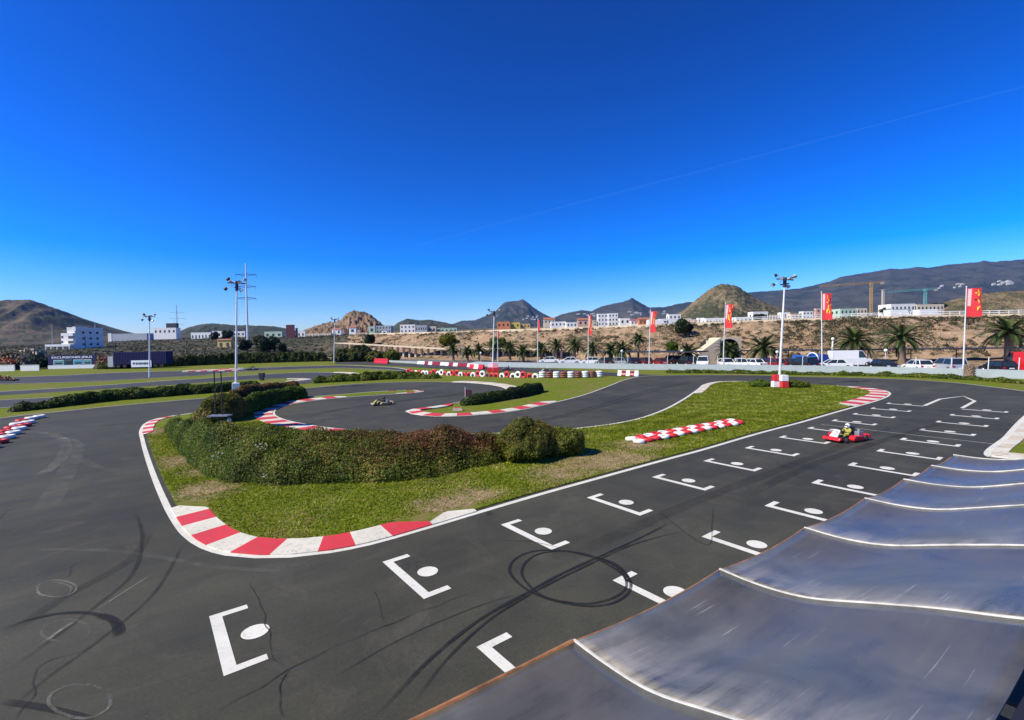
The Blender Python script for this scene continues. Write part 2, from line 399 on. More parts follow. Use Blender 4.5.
TX = [-300, 0, 100, 200, 300, 370, 450, 512, 640, 768, 900, 1024, 1324]
NY = [[150, 150, 150, 170, 190, 172, 142, 128, 108, 96, 86, 78, 62],
      [350, 350, 350, 350, 300, 225, 176, 154, 132, 118, 106, 98, 80]]
YS1 = [353, 348.5, 346, 342, 339, 335, 333.5, 331.5, 327.5, 322.5, 318.8, 317, 313]
NF = [(450, [351, 347, 343, 338, 336.5, 334, 332.3, 330, 326, 321, 316, 313.5, 309]),
      (1500, [350, 345, 340, 335, 334, 333, 331, 328, 323.5, 318.5, 314, 311, 306]),
      (4000, [350, 345.5, 341, 337, 335, 334, 331.5, 328, 324.5, 321, 318, 316, 312])]
def tb(row, px): return float(np.interp(px, TX, row))
def terrain_z(px, Y):
    y0 = tb(NY[0], px); y1 = tb(NY[1], px); z0 = .25
    z1 = CH+(HOR(px)-tb(YS1, px))/FPX*y1
    nodes = [(0, 0), (y0-14, z0), (y0, z0+.4), (y0+(y1-y0)*.35, z0+(z1-z0)*.42), (y0+(y1-y0)*.8, z0+(z1-z0)*.93), (y1, z1), (y1+16, z1)]
    if px < 330: nodes = [(0, 0), (y0-14, z0), (y0, z0+.2), (y1, z1)]
    for Y_, row in NF:
        if Y_ > nodes[-1][0]+30: nodes.append((Y_, CH+(HOR(px)-tb(row, px))/FPX*Y_))
    nodes.append((16000, CH+14/FPX*16000*.2))
    return float(np.interp(Y, [n[0] for n in nodes], [n[1] for n in nodes]))
# flat lawn around the circuit
m = MB(); m.add([(-700, -40, -.03), (700, -40, -.03), (700, 200, -.03), (-700, 200, -.03)], [(0, 1, 2, 3)])
struct(m.build('infield_ground', 'lawn'))
# terrain beyond, one sheet to the horizon
cols = list(np.arange(-330, 1360, 6)); V = []; rows = 150
for c in cols:
    y0 = tb(NY[0], c)-14; y1 = tb(NY[1], c)
    Yl = list(np.linspace(y0, y1+20, 60))+list(np.geomspace(y1+26, 16000, rows-60))
    for k, Y in enumerate(Yl):
        z = terrain_z(c, Y); x = XA(c, Y)
        if y0+6 < Y < y1-2:
            a = min(1, (Y-y0-6)/12)*(1 if c > 330 else .35)
            z += a*(1.1*nz((x, Y, 0), .11)+.6*nz((x, Y, 0), .35, 5)+.3*nz((x, Y, 0), 1.1, 9))
        elif Y > 480: z += (2+.002*Y)*nz((x, Y, 0), .012)*min(1, (Y-480)/300)
        V.append((x, Y, z-(.06 if k == 0 else 0)))
F = [(i*rows+j, (i+1)*rows+j, (i+1)*rows+j+1, i*rows+j+1) for i in range(len(cols)-1) for j in range(rows-1)]
mi = []
for i in range(len(cols)-1):
    for j in range(rows-1):
        c = cols[i]; mi.append((1 if c > 345 else 3) if j < 58 else (2 if j < 62 and c > 360 else (0 if c > 345 else 3)))
struct(np_mesh('terrain', V, F, ['earth', 'cut_bank', 'dirt_path', 'earth_dark'], midx=mi, smooth=True))

def inside(poly, X, Y):
    px = np.array([p.x for p in poly]); py = np.array([p.y for p in poly]); r = np.zeros(len(X), bool); j = len(px)-1
    for i in range(len(px)):
        c = ((py[i] > Y) != (py[j] > Y)) & (X < (px[j]-px[i])*(Y-py[i])/((py[j]-py[i]) or 1e-9)+px[i]); r ^= c; j = i
    return r
# --- asphalt
main_px = [(-90, 434), (0, 418), (45, 413), (85, 408.8), (125, 405), (170, 401), (212, 397.5), (260, 392.6), (308.5, 388), (356, 383.9), (396, 382.2), (431, 381.8), (471, 383), (496, 385.7),
           (506.5, 389), (502, 392.2), (488, 395.8), (468, 400.5), (431, 407), (413, 409.2), (406.5, 411.2), (413, 414), (436, 416.3), (468, 415.5), (511, 411.3), (544.5, 404.5),
           (579.5, 396), (607, 386.5), (624, 380), (640, 376.6), (662, 375.4), (700, 375), (768, 375.5), (788, 376.5), (850, 377.6), (908, 379.5), (958, 383), (993, 387), (1024, 391), (1120, 406)]
edge_path = catmull(GP(main_px), False, 1.0)
far_close = [Vector((75, 30, 0)), Vector((75, -20, 0)), Vector((-60, -20, 0)), Vector((-60, 20, 0))]
# the edge enters the asphalt polygon from the left
main_poly = edge_path+far_close
struct(sheet('track', main_poly, .004, 'asphalt'))

A_px = [(178, 415), (160, 417.8), (147, 422), (139.5, 430), (140.5, 441), (147, 465), (158, 495), (169, 518), (182, 536), (200, 548.5), (225, 556), (255, 558.6), (290, 558), (330, 553.5),
        (370, 545.5), (420, 531.5), (480, 513.5), (546, 494), (580, 484.5), (670, 459.5), (700, 451.5), (763, 433), (800, 423.3), (839, 412), (862, 405.5), (880, 400.2), (889, 396.2), (890.8, 393), (884, 390.2),
        (868, 387.8), (843, 386), (810, 384.2), (775, 382.6), (740, 381.2), (717, 381.7), (704.5, 384.2), (697, 389.5), (682, 399.5), (662, 410), (637, 418.7), (612, 423.7), (572, 428.5), (530, 431.5), (480, 433.5),
        (430, 433.8), (396, 432.7), (363.5, 430.7), (331, 427.7), (306, 424), (287, 420), (276.5, 415.6), (275.5, 410.8), (284, 406), (306, 401.7), (331, 398.7), (363.5, 396), (396, 394), (416, 392.7),
        (424, 391.4), (419, 390.4), (406, 390.2), (381, 391.2), (350, 393.5), (310, 396.8), (270, 400.5), (235, 405.5), (205, 411)]
A_ctrl = GP(A_px)
A_path = catmull(A_ctrl, True, .5)
def area(p): return sum(p[i].x*p[(i+1) % len(p)].y-p[(i+1) % len(p)].x*p[i].y for i in range(len(p)))/2
if area(A_path) < 0: A_path.reverse()
def inset(path, d, closed=True):
    N = normals(path, closed); return [p+N[i]*d for i, p in enumerate(path)]
def smooth_path(p, it):
    for _ in range(it): p = [(p[i-1]+p[i]*2+p[(i+1) % len(p)])/4 for i in range(len(p))]
    return p
island_in = smooth_path(inset(A_path, .36), 6)
struct(sheet('infield_island', island_in, .035, 'lawn', skirt=.05))
lines = MB()
ribbon(lines, A_path, 0, .20, .010, closed=True)
def near_i(path, px, py):
    g = G(px, py); return min(range(len(path)), key=lambda i: (path[i]-g).length)
E_n = len(edge_path)
ribbon(lines, edge_path, 0, -.13, .010, closed=False)

KZ = []
def kerb(path, a, b, o0, o1, name, closed=True, L=1.0, z0=.02, z1=.07, mats=('kerb_white', 'red_paint'), first=0, flip=False):
    i0, i1 = near_i(path, *a), near_i(path, *b); n = len(path)
    idx = []; i = i0
    while True:
        idx.append(i)
        if i == i1: break
        i = (i+1) % n if closed else i+(1 if i1 > i0 else -1)
        if len(idx) > n: break
    if len(idx) > n*.6 and closed:      # wrong way round
        idx = []; i = i1
        while i != i0: idx.append(i); i = (i+1) % n
        idx.append(i0); idx.reverse()
    P = [path[i] for i in idx]; Nn = normals(path, closed); N = [Nn[i] for i in idx]
    KZ.extend([(p.x+nn.x*(o0+o1)/2, p.y+nn.y*(o0+o1)/2, abs(o1-o0)/2+.10) for p, nn in zip(P, N)])
    # resample offsets with a taper at the two ends
    S = [0]
    for p, q in zip(P, P[1:]): S.append(S[-1]+(q-p).length)
    mb = MB()
    for k in range(len(P)-1):
        sub = 3
        for q in range(sub):
            t0, t1 = q/sub, (q+1)/sub
            def sec(t):
                p = P[k].lerp(P[k+1], t); nn = N[k].lerp(N[k+1], t); s = S[k]+(S[k+1]-S[k])*t
                w = min(1, .25+s/1.2, .25+(S[-1]-s)/1.2)
                return [(p.x+nn.x*o0, p.y+nn.y*o0, .012), (p.x+nn.x*o0, p.y+nn.y*o0, z0+.02), (p.x+nn.x*(o0+(o1-o0)*w), p.y+nn.y*(o0+(o1-o0)*w), z1), (p.x+nn.x*(o0+(o1-o0)*w), p.y+nn.y*(o0+(o1-o0)*w), 0)]
            A, B = sec(t0), sec(t1); s = S[k]+(S[k+1]-S[k])*(t0+t1)/2
            mi = (int(s/L)+first) % 2
            mb.add(A+B, [(0, 1, 5, 4), (1, 2, 6, 5), (2, 3, 7, 6)], mi)
    return struct(mb.build(name, list(mats)))
kerb(A_path, (164, 509), (441, 524.8), .17, 1.08, 'striped_kerb', L=1.13, first=0); kerb(A_path, (440, 525), (486, 511.5), .17, .8, 'pale_kerb', L=1.3, mats=('kerb_white', 'kerb_white'))
kerb(A_path, (178, 415), (139.5, 436), .17, .75, 'striped_kerb', L=.95, mats=('kerb_white', 'red_paint'))
kerb(A_path, (350, 429.7), (345, 397.5), .17, 1.5, 'striped_kerb', L=1.1, first=1)
kerb(A_path, (396, 394), (385, 391), .14, .42, 'striped_kerb', L=1.1)
kerb(A_path, (858, 406.6), (850, 386.4), .17, 1.5, 'striped_kerb', L=1.2, first=0, mats=('kerb_white', 'red_paint'))
kerb(A_path, (745, 381.3), (690, 394), .17, .9, 'pale_kerb', L=1.5, mats=('kerb_white', 'kerb_dull'))
kerb(edge_path, (455, 382.3), (480, 397.5), 0, 1.6, 'striped_kerb', closed=False, L=1.3, mats=('kerb_white', 'kerb_dull'))
kerb(edge_path, (450, 403.5), (560, 401), 0, 1.0, 'striped_kerb', closed=False, L=1.35, first=1)

# right hand island at the end of the pits
Rp = GP([(1024, 415.6), (1004, 436), (988, 457), (1010, 459.5), (1060, 460), (1120, 450), (1150, 425), (1090, 405), (1045, 402)])
Rpath = catmull(Rp, True, .5)
if area(Rpath) < 0: Rpath.reverse()
struct(sheet('grass_corner', inset(Rpath, .5), .035, 'lawn', skirt=.05))
ribbon(lines, Rpath, 0, .24, .010, closed=True)
kerb(Rpath, (1024, 415.6), (988, 457), .24, .75, 'pale_kerb', L=1.3, mats=('kerb_white', 'kerb_dull'))
kerb(Rpath, (990, 458), (1060, 460), .24, 1.1, 'pale_kerb', L=1.3, mats=('kerb_white', 'kerb_dull'))

# --- back circuits on the left and beyond
def track_poly(name, pts, z, closed_smooth=False):
    return struct(sheet(name, GP(pts), z, 'asphalt_far'))
T23t = [(-160, 399), (0, 391.5), (50, 388.6), (100, 385.4), (155, 381.4), (210, 378), (239, 375.8), (263, 374.3), (282, 373.2), (305, 372.4), (323, 372.3), (347, 373.2), (357, 375.3)]
T23b = [(350, 378.4), (330, 381), (300, 384), (260, 387.5), (200, 392.5), (145, 397), (74, 402.5), (0, 408), (-160, 420)]
track_poly('back_track', T23t+T23b, .006)
isl = [(-160, 404), (0, 395.6), (50, 392.6), (100, 389.6), (155, 386), (200, 383), (239, 380.2), (275, 378.8), (305, 378.6), (311, 379.3), (300, 380.8), (270, 383), (240, 385), (200, 388), (145, 391.6), (74, 396.2), (0, 400), (-160, 409)]
ip = catmull(GP(isl), True, 1.)
if area(ip) < 0: ip.reverse()
struct(sheet('back_island', inset(ip, .12), .03, 'lawn', skirt=.05))
ribbon(lines, ip, -.10, .18, .0105, closed=True)
kerb(ip, (285, 381.8), (285, 378.7), .12, 1.5, 'striped_kerb', L=2.2, mats=('kerb_white', 'kerb_dull'), z0=.03, z1=.09)
e23 = catmull(GP(T23t), False, 1.); ribbon(lines, e23, 0, -.28, .0105, closed=False)
ribbon(lines, catmull(GP(T23b[2:]), False, 1.), 0, -.22, .0105, closed=False)
kerb(e23, (335, 372.6), (357, 375.3), -.2, 1.1, 'pale_kerb', closed=False, L=2, mats=('kerb_white', 'kerb_dull'), z0=.03, z1=.09)
T4t = [(-160, 386), (0, 377.6), (60, 375.4), (110, 373), (160, 371.4), (205, 370.2), (239, 368.6), (282, 366.8), (320, 365.8), (340, 365.2), (366, 366.0), (396, 367.6), (410, 369.8)]
T4b = [(408, 371.6), (396, 370.4), (366, 368.8), (335, 367.9), (320, 368.3), (275, 369.9), (239, 371.7), (205, 375), (160, 377.6), (110, 380.6), (60, 382.6), (0, 384.2), (-160, 393)]
track_poly('far_track', T4t+T4b, .006)
ribbon(lines, catmull(GP(T4t), False, 2.), 0, -.42, .012, closed=False); ribbon(lines, catmull(GP(T4b), False, 2.), 0, -.3, .012, closed=False)
kerb(catmull(GP(T4t), False, 1.), (200, 370.3), (245, 368.3), -.4, .9, 'pale_kerb', closed=False, L=3, mats=('kerb_white', 'red_paint'), z0=.04, z1=.12)
T5 = [(335, 361.6), (377, 362.1), (400, 363.3), (430, 364.5), (470, 366), (520, 367.5), (560, 369.5), (600, 372), (630, 373.8), (664, 375.6), (672, 378), (640, 377.2), (600, 375.4), (560, 373.2), (520, 371.6), (470, 370), (430, 368), (400, 366.2), (377, 365.2), (335, 364)]
track_poly('far_straight', T5, .006)

# --- start grid: paint of 24 boxes, front bar, two short sides and a disc
A_ = .9135; t_ = Vector((math.sin(A_), math.cos(A_), 0)); n_ = Vector((math.cos(A_), -math.sin(A_), 0)); H_ = CH
L0 = Vector((-1.1405, 1.722, 0))*H_; R0 = Vector((-.1353, 1.5131, 0))*H_; D_ = .6701*H_; W_ = .4062*H_; AL_ = .1229*H_
def quad(mb, o, u0, u1, v0, v1, z): mb.add([(o+t_*a+n_*b+Vector((0, 0, z)))[:] for a, b in ((u0, v0), (u1, v0), (u1, v1), (u0, v1))], [(0, 1, 2, 3)])
def grid_box(o, left_arm=True, right_arm=True):
    g = MB(); tk = .21
    quad(g, o, 0, tk, 0, W_, .012)
    if left_arm: quad(g, o, tk, AL_, 0, tk*.85, .012)
    if right_arm: quad(g, o, tk, AL_, W_-tk*.85, W_, .012)
    c = o+t_*(AL_*.95)+n_*(W_*.53)
    ring = [(c+Vector((math.cos(2*PI*k/28), math.sin(2*PI*k/28), 0))*.245+Vector((0, 0, .012)))[:] for k in range(28)]
    g.add(ring, [tuple(range(28))])
    return struct(g.build('grid_marking', 'grid_paint'))
for i in range(13): grid_box(L0+t_*D_*i, right_arm=i != 12)
for i in range(-1, 12): grid_box(R0+t_*D_*i, left_arm=i != 11)
# zigzag that joins the front row, and the thin timing line
zz = [G(924.5, 405.8), G(940, 399.2), G(963.5, 396.2), G(974.8, 401.2), G(962, 408.2)]
ribbon(lines, zz, -.11, .11, .013, closed=False)
ribbon(lines, [G(760, 419.0), G(821, 424.5), G(905, 434.2), G(993, 444)], -.02, .025, .013, closed=False, rngs=lambda i: i > 0)
struct(lines.build('track_lines', 'white_paint'))

# --- rubber, chalk scuffs and sealed cracks
mk = {'rubber_mark': ([], [], []), 'scuff_mark': ([], [], []), 'crack_seal': ([], [], [])}; zk = [.0145]
def mark(px, w, mat='rubber_mark', s=1., closed=False, fade=True, wob=0.):
    w = w*1.35; P = catmull(GP(px), closed, .08); N = normals(P, closed); n = len(P); V, F, T = mk[mat]; o = len(V); zk[0] += .00012; z = zk[0]
    for i, p in enumerate(P):
        k = i/max(1, n-1); f = min(1, k*6, (1-k)*6) if fade else 1
        ww = w*(1+.25*nz(p, 1.3, 4)); off = wob*nz(p, 1.7, 8)
        for sd in (-1, 1):
            q = p+N[i]*(off+sd*ww/2); V.append((q.x, q.y, z)); T.append(f*s)
    for i in range(n if closed else n-1):
        a = o+2*i; b = o+2*((i+1) % n); F.append((a, b, b+1, a+1))
def c3(pts, ox=380, oy=460, s=3): return [(ox+x/s, oy+y/s) for x, y in pts]
mark([(372, 720), (393.3, 698.3), (430, 660), (480, 620), (526.7, 593.3), (560, 575), (600, 556.7), (640, 538.3), (672, 522)], .06)
mark([(412, 706), (420, 695), (446.7, 660), (490, 620), (533, 593), (593, 563), (633, 545), (680, 531.7)], .05, s=.85)
mark([(330, 680), (400, 640), (480, 606), (520, 594)], .03, s=.5)
ringA = [(388, 330), (410, 295), (460, 275), (530, 272), (610, 282), (680, 305), (730, 335), (752, 370), (745, 400), (700, 430), (640, 440), (560, 432), (480, 410), (420, 375)]
ringB = [(425, 340), (440, 305), (480, 282), (550, 275), (640, 295), (700, 325), (733, 352), (738, 385), (700, 415), (630, 432), (560, 428), (490, 410), (445, 375)]
mark(c3(ringA), .055, closed=True, fade=False, s=.9); mark(c3(ringB), .05, closed=True, fade=False, s=.85)
mark(c3([(640, 292), (690, 308), (725, 332), (748, 372)]), .10, s=.9)
mark([(0, 631.7), (20, 623), (47, 616), (73, 613), (97, 615), (112, 620), (118, 627), (118.5, 637)], .07, s=1.)
mark([(97, 615), (112, 620), (118, 627), (118.5, 637)], .13, s=.7)
mark([(0, 702), (30, 706), (60, 712), (95, 722)], .09, s=.6)
mark([(0, 676), (35, 652), (90, 611), (130, 577), (142, 540), (136, 512)], .07, s=.42); mark([(0, 718), (45, 680), (100, 640), (150, 598), (175, 560), (182, 545)], .06, s=.42)
mark([(0, 640), (60, 600), (130, 560), (150, 530)], .2, s=.25)
mark([(650, 505), (707, 545), (712, 525), (713, 505)], .03, s=.35); mark([(500, 541), (530, 542), (560, 548)], .03, s=.5)
mark([(740, 500), (800, 470), (870, 445), (960, 418)], .3, s=.22); mark([(560, 560), (700, 500), (800, 462), (900, 425)], .35, s=.2)
for dx in (0, 6): mark([(300+dx, 418), (340+dx, 409), (400+dx, 401), (450+dx, 395), (470+dx, 391)], .22, s=.35)
for dx in (0, 8): mark([(470+dx, 430), (540+dx, 420), (600+dx, 405), (650+dx, 390), (700, 380)], .22, s=.3)
mark([(0, 488), (30, 480), (54, 466), (64, 454), (66.6, 445), (60, 437.6), (43, 433), (11, 431)], .34, 'scuff_mark', .55); mark([(38, 520), (60, 485), (72, 462), (76, 450), (82, 441)], .5, 'scuff_mark', .28)
mark([(45, 436), (62, 438), (75, 441), (79, 446)], .25, 'scuff_mark', .4); mark([(70, 452), (95, 466), (118, 472)], .25, 'scuff_mark', .25)
mark([(0, 552), (60, 550), (130, 553), (220, 568), (300, 572)], .12, 'scuff_mark', .3)
for (cx, cy, rx, ry, s) in ((57, 589, 20, 8.5, .9), (55, 590, 17, 7, .5), (80, 702, 31, 17, .75), (66, 632, 24, 11, .45)):
    mark([(cx+rx*math.cos(a), cy+ry*math.sin(a)) for a in np.linspace(0, 2*PI, 12, endpoint=False)], .035, 'scuff_mark', s, closed=True, fade=False, wob=.05)
mark([(38, 646), (66, 628), (100, 608), (133, 587), (155, 573)], .035, 'scuff_mark', .9); mark([(45, 643), (66, 627), (85, 616)], .05, 'scuff_mark', .8)
mark([(255, 578), (252, 590), (262, 607), (264, 622), (269, 633), (270, 650), (287, 668)], .014, 'crack_seal', .9, wob=.12); mark([(287, 670), (282, 680), (279, 700), (284, 720)], .02, 'crack_seal', .9, wob=.15)
mark([(205, 722), (247, 697), (287, 671.7), (318, 655), (384, 627), (430, 609), (478, 591)], .022, 'crack_seal', .75, wob=.1)
mark([(20, 722), (35, 690), (40, 668), (70, 655), (100, 643)], .018, 'crack_seal', .8, wob=.15); mark([(62, 580), (72, 570), (78, 562)], .018, 'crack_seal', .6, wob=.15)
mark([(372, 590), (380, 604), (386, 622)], .012, 'crack_seal', .7, wob=.1)
DRY = [(G(205, 490), 1.5), (G(176, 462), 1.8), (G(155, 432), 2.0), (G(600, 462), 2.6), (G(440, 505), 1.0), (G(560, 475), 1.4), (G(470, 497), 1.2), (G(625, 460), 2), (G(170, 500), .8), (G(640, 446), 1.5), (G(215, 470), 1.3)]
mk['dry_soil'] = ([], [], [])
for ci, (c, r) in enumerate(DRY):
    V, F, T = mk['dry_soil']; o = len(V); n_a, n_r = 28, 6; zz_ = .0365+.0002*ci
    V.append((c.x, c.y, zz_)); T.append(1.)
    for j in range(1, n_r+1):
        for i in range(n_a):
            a = 2*PI*i/n_a; rr_ = r*1.15*j/n_r*(1+.35*nz((math.cos(a)*2+ci, math.sin(a)*2, 0), 1.)); V.append((c.x+math.cos(a)*rr_*1.2, c.y+math.sin(a)*rr_*.9, zz_)); T.append(max(0, 1-(j/n_r)**1.6))
    for i in range(n_a):
        b = (i+1) % n_a; F.append((o, o+1+i, o+1+b, o+1+b))
        for j in range(n_r-1): F.append((o+1+j*n_a+i, o+1+(j+1)*n_a+i, o+1+(j+1)*n_a+b, o+1+j*n_a+b))
F_ = mk['dry_soil'][1]
VV_ = mk['dry_soil'][0]; fcx = np.array([sum(VV_[i][0] for i in f)/4 for f in F_]); fcy = np.array([sum(VV_[i][1] for i in f)/4 for f in F_]); keep = inside(inset(island_in, .25), fcx, fcy)
F_ = [f for f, k_ in zip(F_, keep) if k_]
okf = [f for f in F_ if len(set(f)) == 4]+[f[:3] for f in F_ if len(set(f)) == 3]
struct(np_mesh('bare_soil_patches', mk['dry_soil'][0], okf, ['dry_soil'], tint=mk['dry_soil'][2])); del mk['dry_soil']
for nm, (V, F, T) in mk.items():
    o = struct(np_mesh({'rubber_mark': 'skid_marks', 'scuff_mark': 'scuff_marks', 'crack_seal': 'asphalt_cracks'}[nm], V, np.array(F), [nm], tint=T))

# --- car park and pale dirt paths behind the circuit
WALLPX = [(372, 361.0), (410, 363.2), (440, 364.8), (512, 367.2), (576, 368.3), (640, 369.6), (704, 370.5), (768, 371.6), (850, 373.2), (943, 376.2), (1024, 379), (1140, 385)]
wallpts = [G(x, y) for x, y in WALLPX]
backp = [Vector((XA(x, tb(NY[0], x)-9), tb(NY[0], x)-9, 0)) for x in np.linspace(1140, 372, 14)]
struct(sheet('car_park', [p+Vector((0, .4, 0)) for p in wallpts]+backp, .30, 'car_park'))
dp = catmull([AT(x, y, 176) for x, y in ((150, 357), (220, 356), (280, 355), (340, 357))], False, 3)
g = MB(); ribbon(g, [Vector((p.x, p.y, 0)) for p in dp], -7, 7, .5, .5); struct(g.build('dirt_road', 'dirt_path'))

# ================================================================== GRASS
def blades(name, poly, n, lab, hgt=(.03, .075), wd=.014, z=.035, ymax=60, box=None, power=1.):
    xs = np.array([p.x for p in poly]); ys = np.array([p.y for p in poly])
    x0, x1, y0, y1 = box or (xs.min(), xs.max(), ys.min(), min(ymax, ys.max()))
    X = x0+(x1-x0)*rng.random(n*3); Y = y0+(y1-y0)*rng.random(n*3)**power
    k = inside(poly, X, Y); X, Y = X[k][:n], Y[k][:n]
    ok = np.ones(len(X), bool)
    for kx, ky, kr in KZ:
        if ky < 62: ok &= (X-kx)**2+(Y-ky)**2 > kr*kr
    X, Y = X[ok], Y[ok]; m = len(X)
    dryf = np.zeros(m)
    for c, r in DRY:
        d = np.hypot(X-c.x, (Y-c.y)); dryf = np.maximum(dryf, np.clip(1.25-d/r, 0, 1))
    nn = np.array([nz((a, b, 0), .8, 2)+.6*nz((a, b, 0), 3., 2) for a, b in zip(X, Y)])
    dry = rng.random(m) < np.clip(dryf*1.25+nn*.5-.1, 0, .95)
    h = (hgt[0]+(hgt[1]-hgt[0])*rng.random(m))*(1+.5*np.clip(nn, -.6, 1))*(1-.45*dry); a = rng.random(m)*2*PI; w = wd*(1+Y/18)
    dx, dy = np.cos(a)*w, np.sin(a)*w; lx, ly = rng.normal(0, .045, m), rng.normal(0, .045, m)
    Q = np.stack([np.stack([X-dx, Y-dy, np.full(m, z)], 1), np.stack([X+dx, Y+dy, np.full(m, z)], 1), np.stack([X+lx, Y+ly, z+h], 1)], 1).reshape(-1, 3)
    t = np.clip(.45+.55*nn+.18*rng.normal(0, 1, m), 0, 1)
    o = np_mesh(name, Q, np.arange(3*m).reshape(-1, 3), ['grass_blade', 'dry_blade'], midx=dry.astype(int), tint=np.repeat(t, 3))
    return tag(o, lab, 'grass', kind='stuff')
blades('grass', island_in, 130000, 'short green and straw coloured grass covering the kerbed infield island', box=(-24, 26, 11.5, 34), power=1.0)
blades('grass', island_in, 60000, 'longer reach of lawn on the far end of the infield island', box=(0, 52, 30, 60), wd=.018, hgt=(.03, .07))
b2 = [Vector((-75, 27, 0))]+[p+Vector((0, .25, 0)) for p in edge_path if p.y < 62 and p.x < -14]+[Vector((-18, 60, 0)), Vector((-75, 60, 0))]
# ================================================================== HEDGES, BUSHES
def hedge_core(spec, depth, nu=14, step=.35, p=2.4, lump=.25, ls=.9, zmin=.25):
    Fp = [G(bx, by) for bx, by, tx, ty in spec]; Rz = []
    dep = depth if isinstance(depth, (list, tuple)) else [depth]*len(spec)
    for f, d, (bx, by, tx, ty) in zip(Fp, dep, spec):
        dd = math.hypot(f.x, f.y)+d*.45; r = ray(tx, ty); t = dd/math.hypot(r.x, r.y); Rz.append(max(zmin, CH+r.z*t))
    A = catmull([Vector((f.x, f.y, z)) for f, z in zip(Fp, Rz)], False, step)
    Dp = catmull([Vector((i, d, 0)) for i, d in enumerate(dep)], False, 1.)
    n = len(A); V = []; s = [0]
    for a, b in zip(A, A[1:]): s.append(s[-1]+math.hypot(b.x-a.x, b.y-a.y))
    for i, a in enumerate(A):
        d = Vector((a.x, a.y, 0)).normalized(); e = min(1, s[i]/(.5*a.z+.3), (s[-1]-s[i])/(.5*a.z+.3)); e = max(.02, e)**.5
        k = i/(n-1)*(len(dep)-1); ki = min(int(k), len(dep)-2); dpt = dep[ki]+(dep[ki+1]-dep[ki])*(k-ki)
        for j in range(nu+1):
            th = PI*j/nu; u = -math.cos(th); u = math.copysign(abs(u)**.8, u); h = max(0, 1-abs(u)**p)**(1/p)*a.z*e
            q = Vector((a.x, a.y, 0))+d*(dpt*(.5+.5*u*(.4+.6*e))); q.z = h
            dn = Vector((d.x*u, d.y*u, math.sin(th)))
            V.append(q+dn*lump*(nz(q, ls, 1)+.5*nz(q, ls*2.7, 6)))
    F = [(i*(nu+1)+j, (i+1)*(nu+1)+j, (i+1)*(nu+1)+j+1, i*(nu+1)+j+1) for i in range(n-1) for j in range(nu)]
    return [v[:] for v in V], F
def hedge(label, spec, depth, n, size, mats=('hedge_leaf', 'hedge_brown'), brown=None, name='hedge', group=None, thick=.12, third=None, **kw):
    V, F = hedge_core(spec, depth, **kw)
    o = leafy(name, V, F, n, size, list(mats) if brown else list(mats[:1]), brown=brown, thick=thick, third=third)
    return tag(o, label, 'hedge' if name == 'hedge' else 'bush', group)
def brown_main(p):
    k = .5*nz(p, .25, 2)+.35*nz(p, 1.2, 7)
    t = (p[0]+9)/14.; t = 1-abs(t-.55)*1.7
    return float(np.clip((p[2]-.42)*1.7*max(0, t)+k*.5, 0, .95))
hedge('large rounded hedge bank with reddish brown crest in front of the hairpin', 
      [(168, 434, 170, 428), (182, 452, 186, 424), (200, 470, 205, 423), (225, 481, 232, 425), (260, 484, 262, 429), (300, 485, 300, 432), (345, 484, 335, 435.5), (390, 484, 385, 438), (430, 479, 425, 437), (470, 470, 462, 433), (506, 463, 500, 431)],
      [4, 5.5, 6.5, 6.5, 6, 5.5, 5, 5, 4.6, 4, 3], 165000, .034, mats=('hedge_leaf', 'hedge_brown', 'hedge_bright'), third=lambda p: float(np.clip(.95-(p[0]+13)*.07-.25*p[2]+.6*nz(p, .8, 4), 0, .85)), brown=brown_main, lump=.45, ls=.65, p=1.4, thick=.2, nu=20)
def blob(c, r, nu=26, nv=16, lump=.15, ls=1.2):
    m = MB(); m.sph(c, r, nu, nv); V = []
    for v in m.v:
        d = Vector(v)-Vector(c); d.normalize(); q = Vector(v)+d*lump*(nz(v, ls, 3)+.5*nz(v, ls*3, 8)); q.z = max(q.z, .0); V.append(q[:])
    return V, m.f
def bush(label, px, pyb, w_px, ytop, n, size, mats=('hedge_leaf',), name='bush', group=None, brown=None, dy=1., lump=.15):
    b = G(px, pyb); rr = w_px/2/FPX*b.y*1.05; c = Vector((b.x, b.y+rr*.8, 0)); zt = AT(px, ytop, c.y).z
    V, F = blob((c.x, c.y, zt*.42), (rr, rr*dy, zt*.58), lump=lump*min(1, rr))
    return tag(leafy(name, V, F, n, size, list(mats), brown=brown, thick=.1), label, 'bush', group)
bush('big rounded green bush at the right end of the hedge bank', 526, 462, 54, 421.5, 16000, .034, ('hedge_leaf', 'hedge_brown'), brown=lambda p: .25 if p[2] > .8 else .08, lump=.42, dy=1.3)
bush('smaller round bush standing just right of the hedge bank', 566, 458, 37, 427.5, 9000, .034, ('hedge_leaf',), lump=.36)
hedge('bright green hedge curving along the inside of the left hairpin', [(236, 420, 234, 404), (256, 412.5, 248, 394.5), (275, 405.5, 266, 391), (290, 401, 284, 388.5), (307, 398.2, 304, 384.5)], [3.2, 3, 3, 2.6, 2.4], 26000, .07, mats=('hedge_bright',), lump=.3)
hedge('reddish brown hedge behind the white lamp post base', [(204, 418, 206, 407), (222, 411, 224, 398), (240, 404, 241, 388.5), (262, 398, 262, 385), (280, 394, 282, 383.5), (300, 390.5, 300, 382.5)], 2.6, 24000, .07, mats=('hedge_leaf', 'hedge_brown'), brown=lambda p: .72, lump=.3)
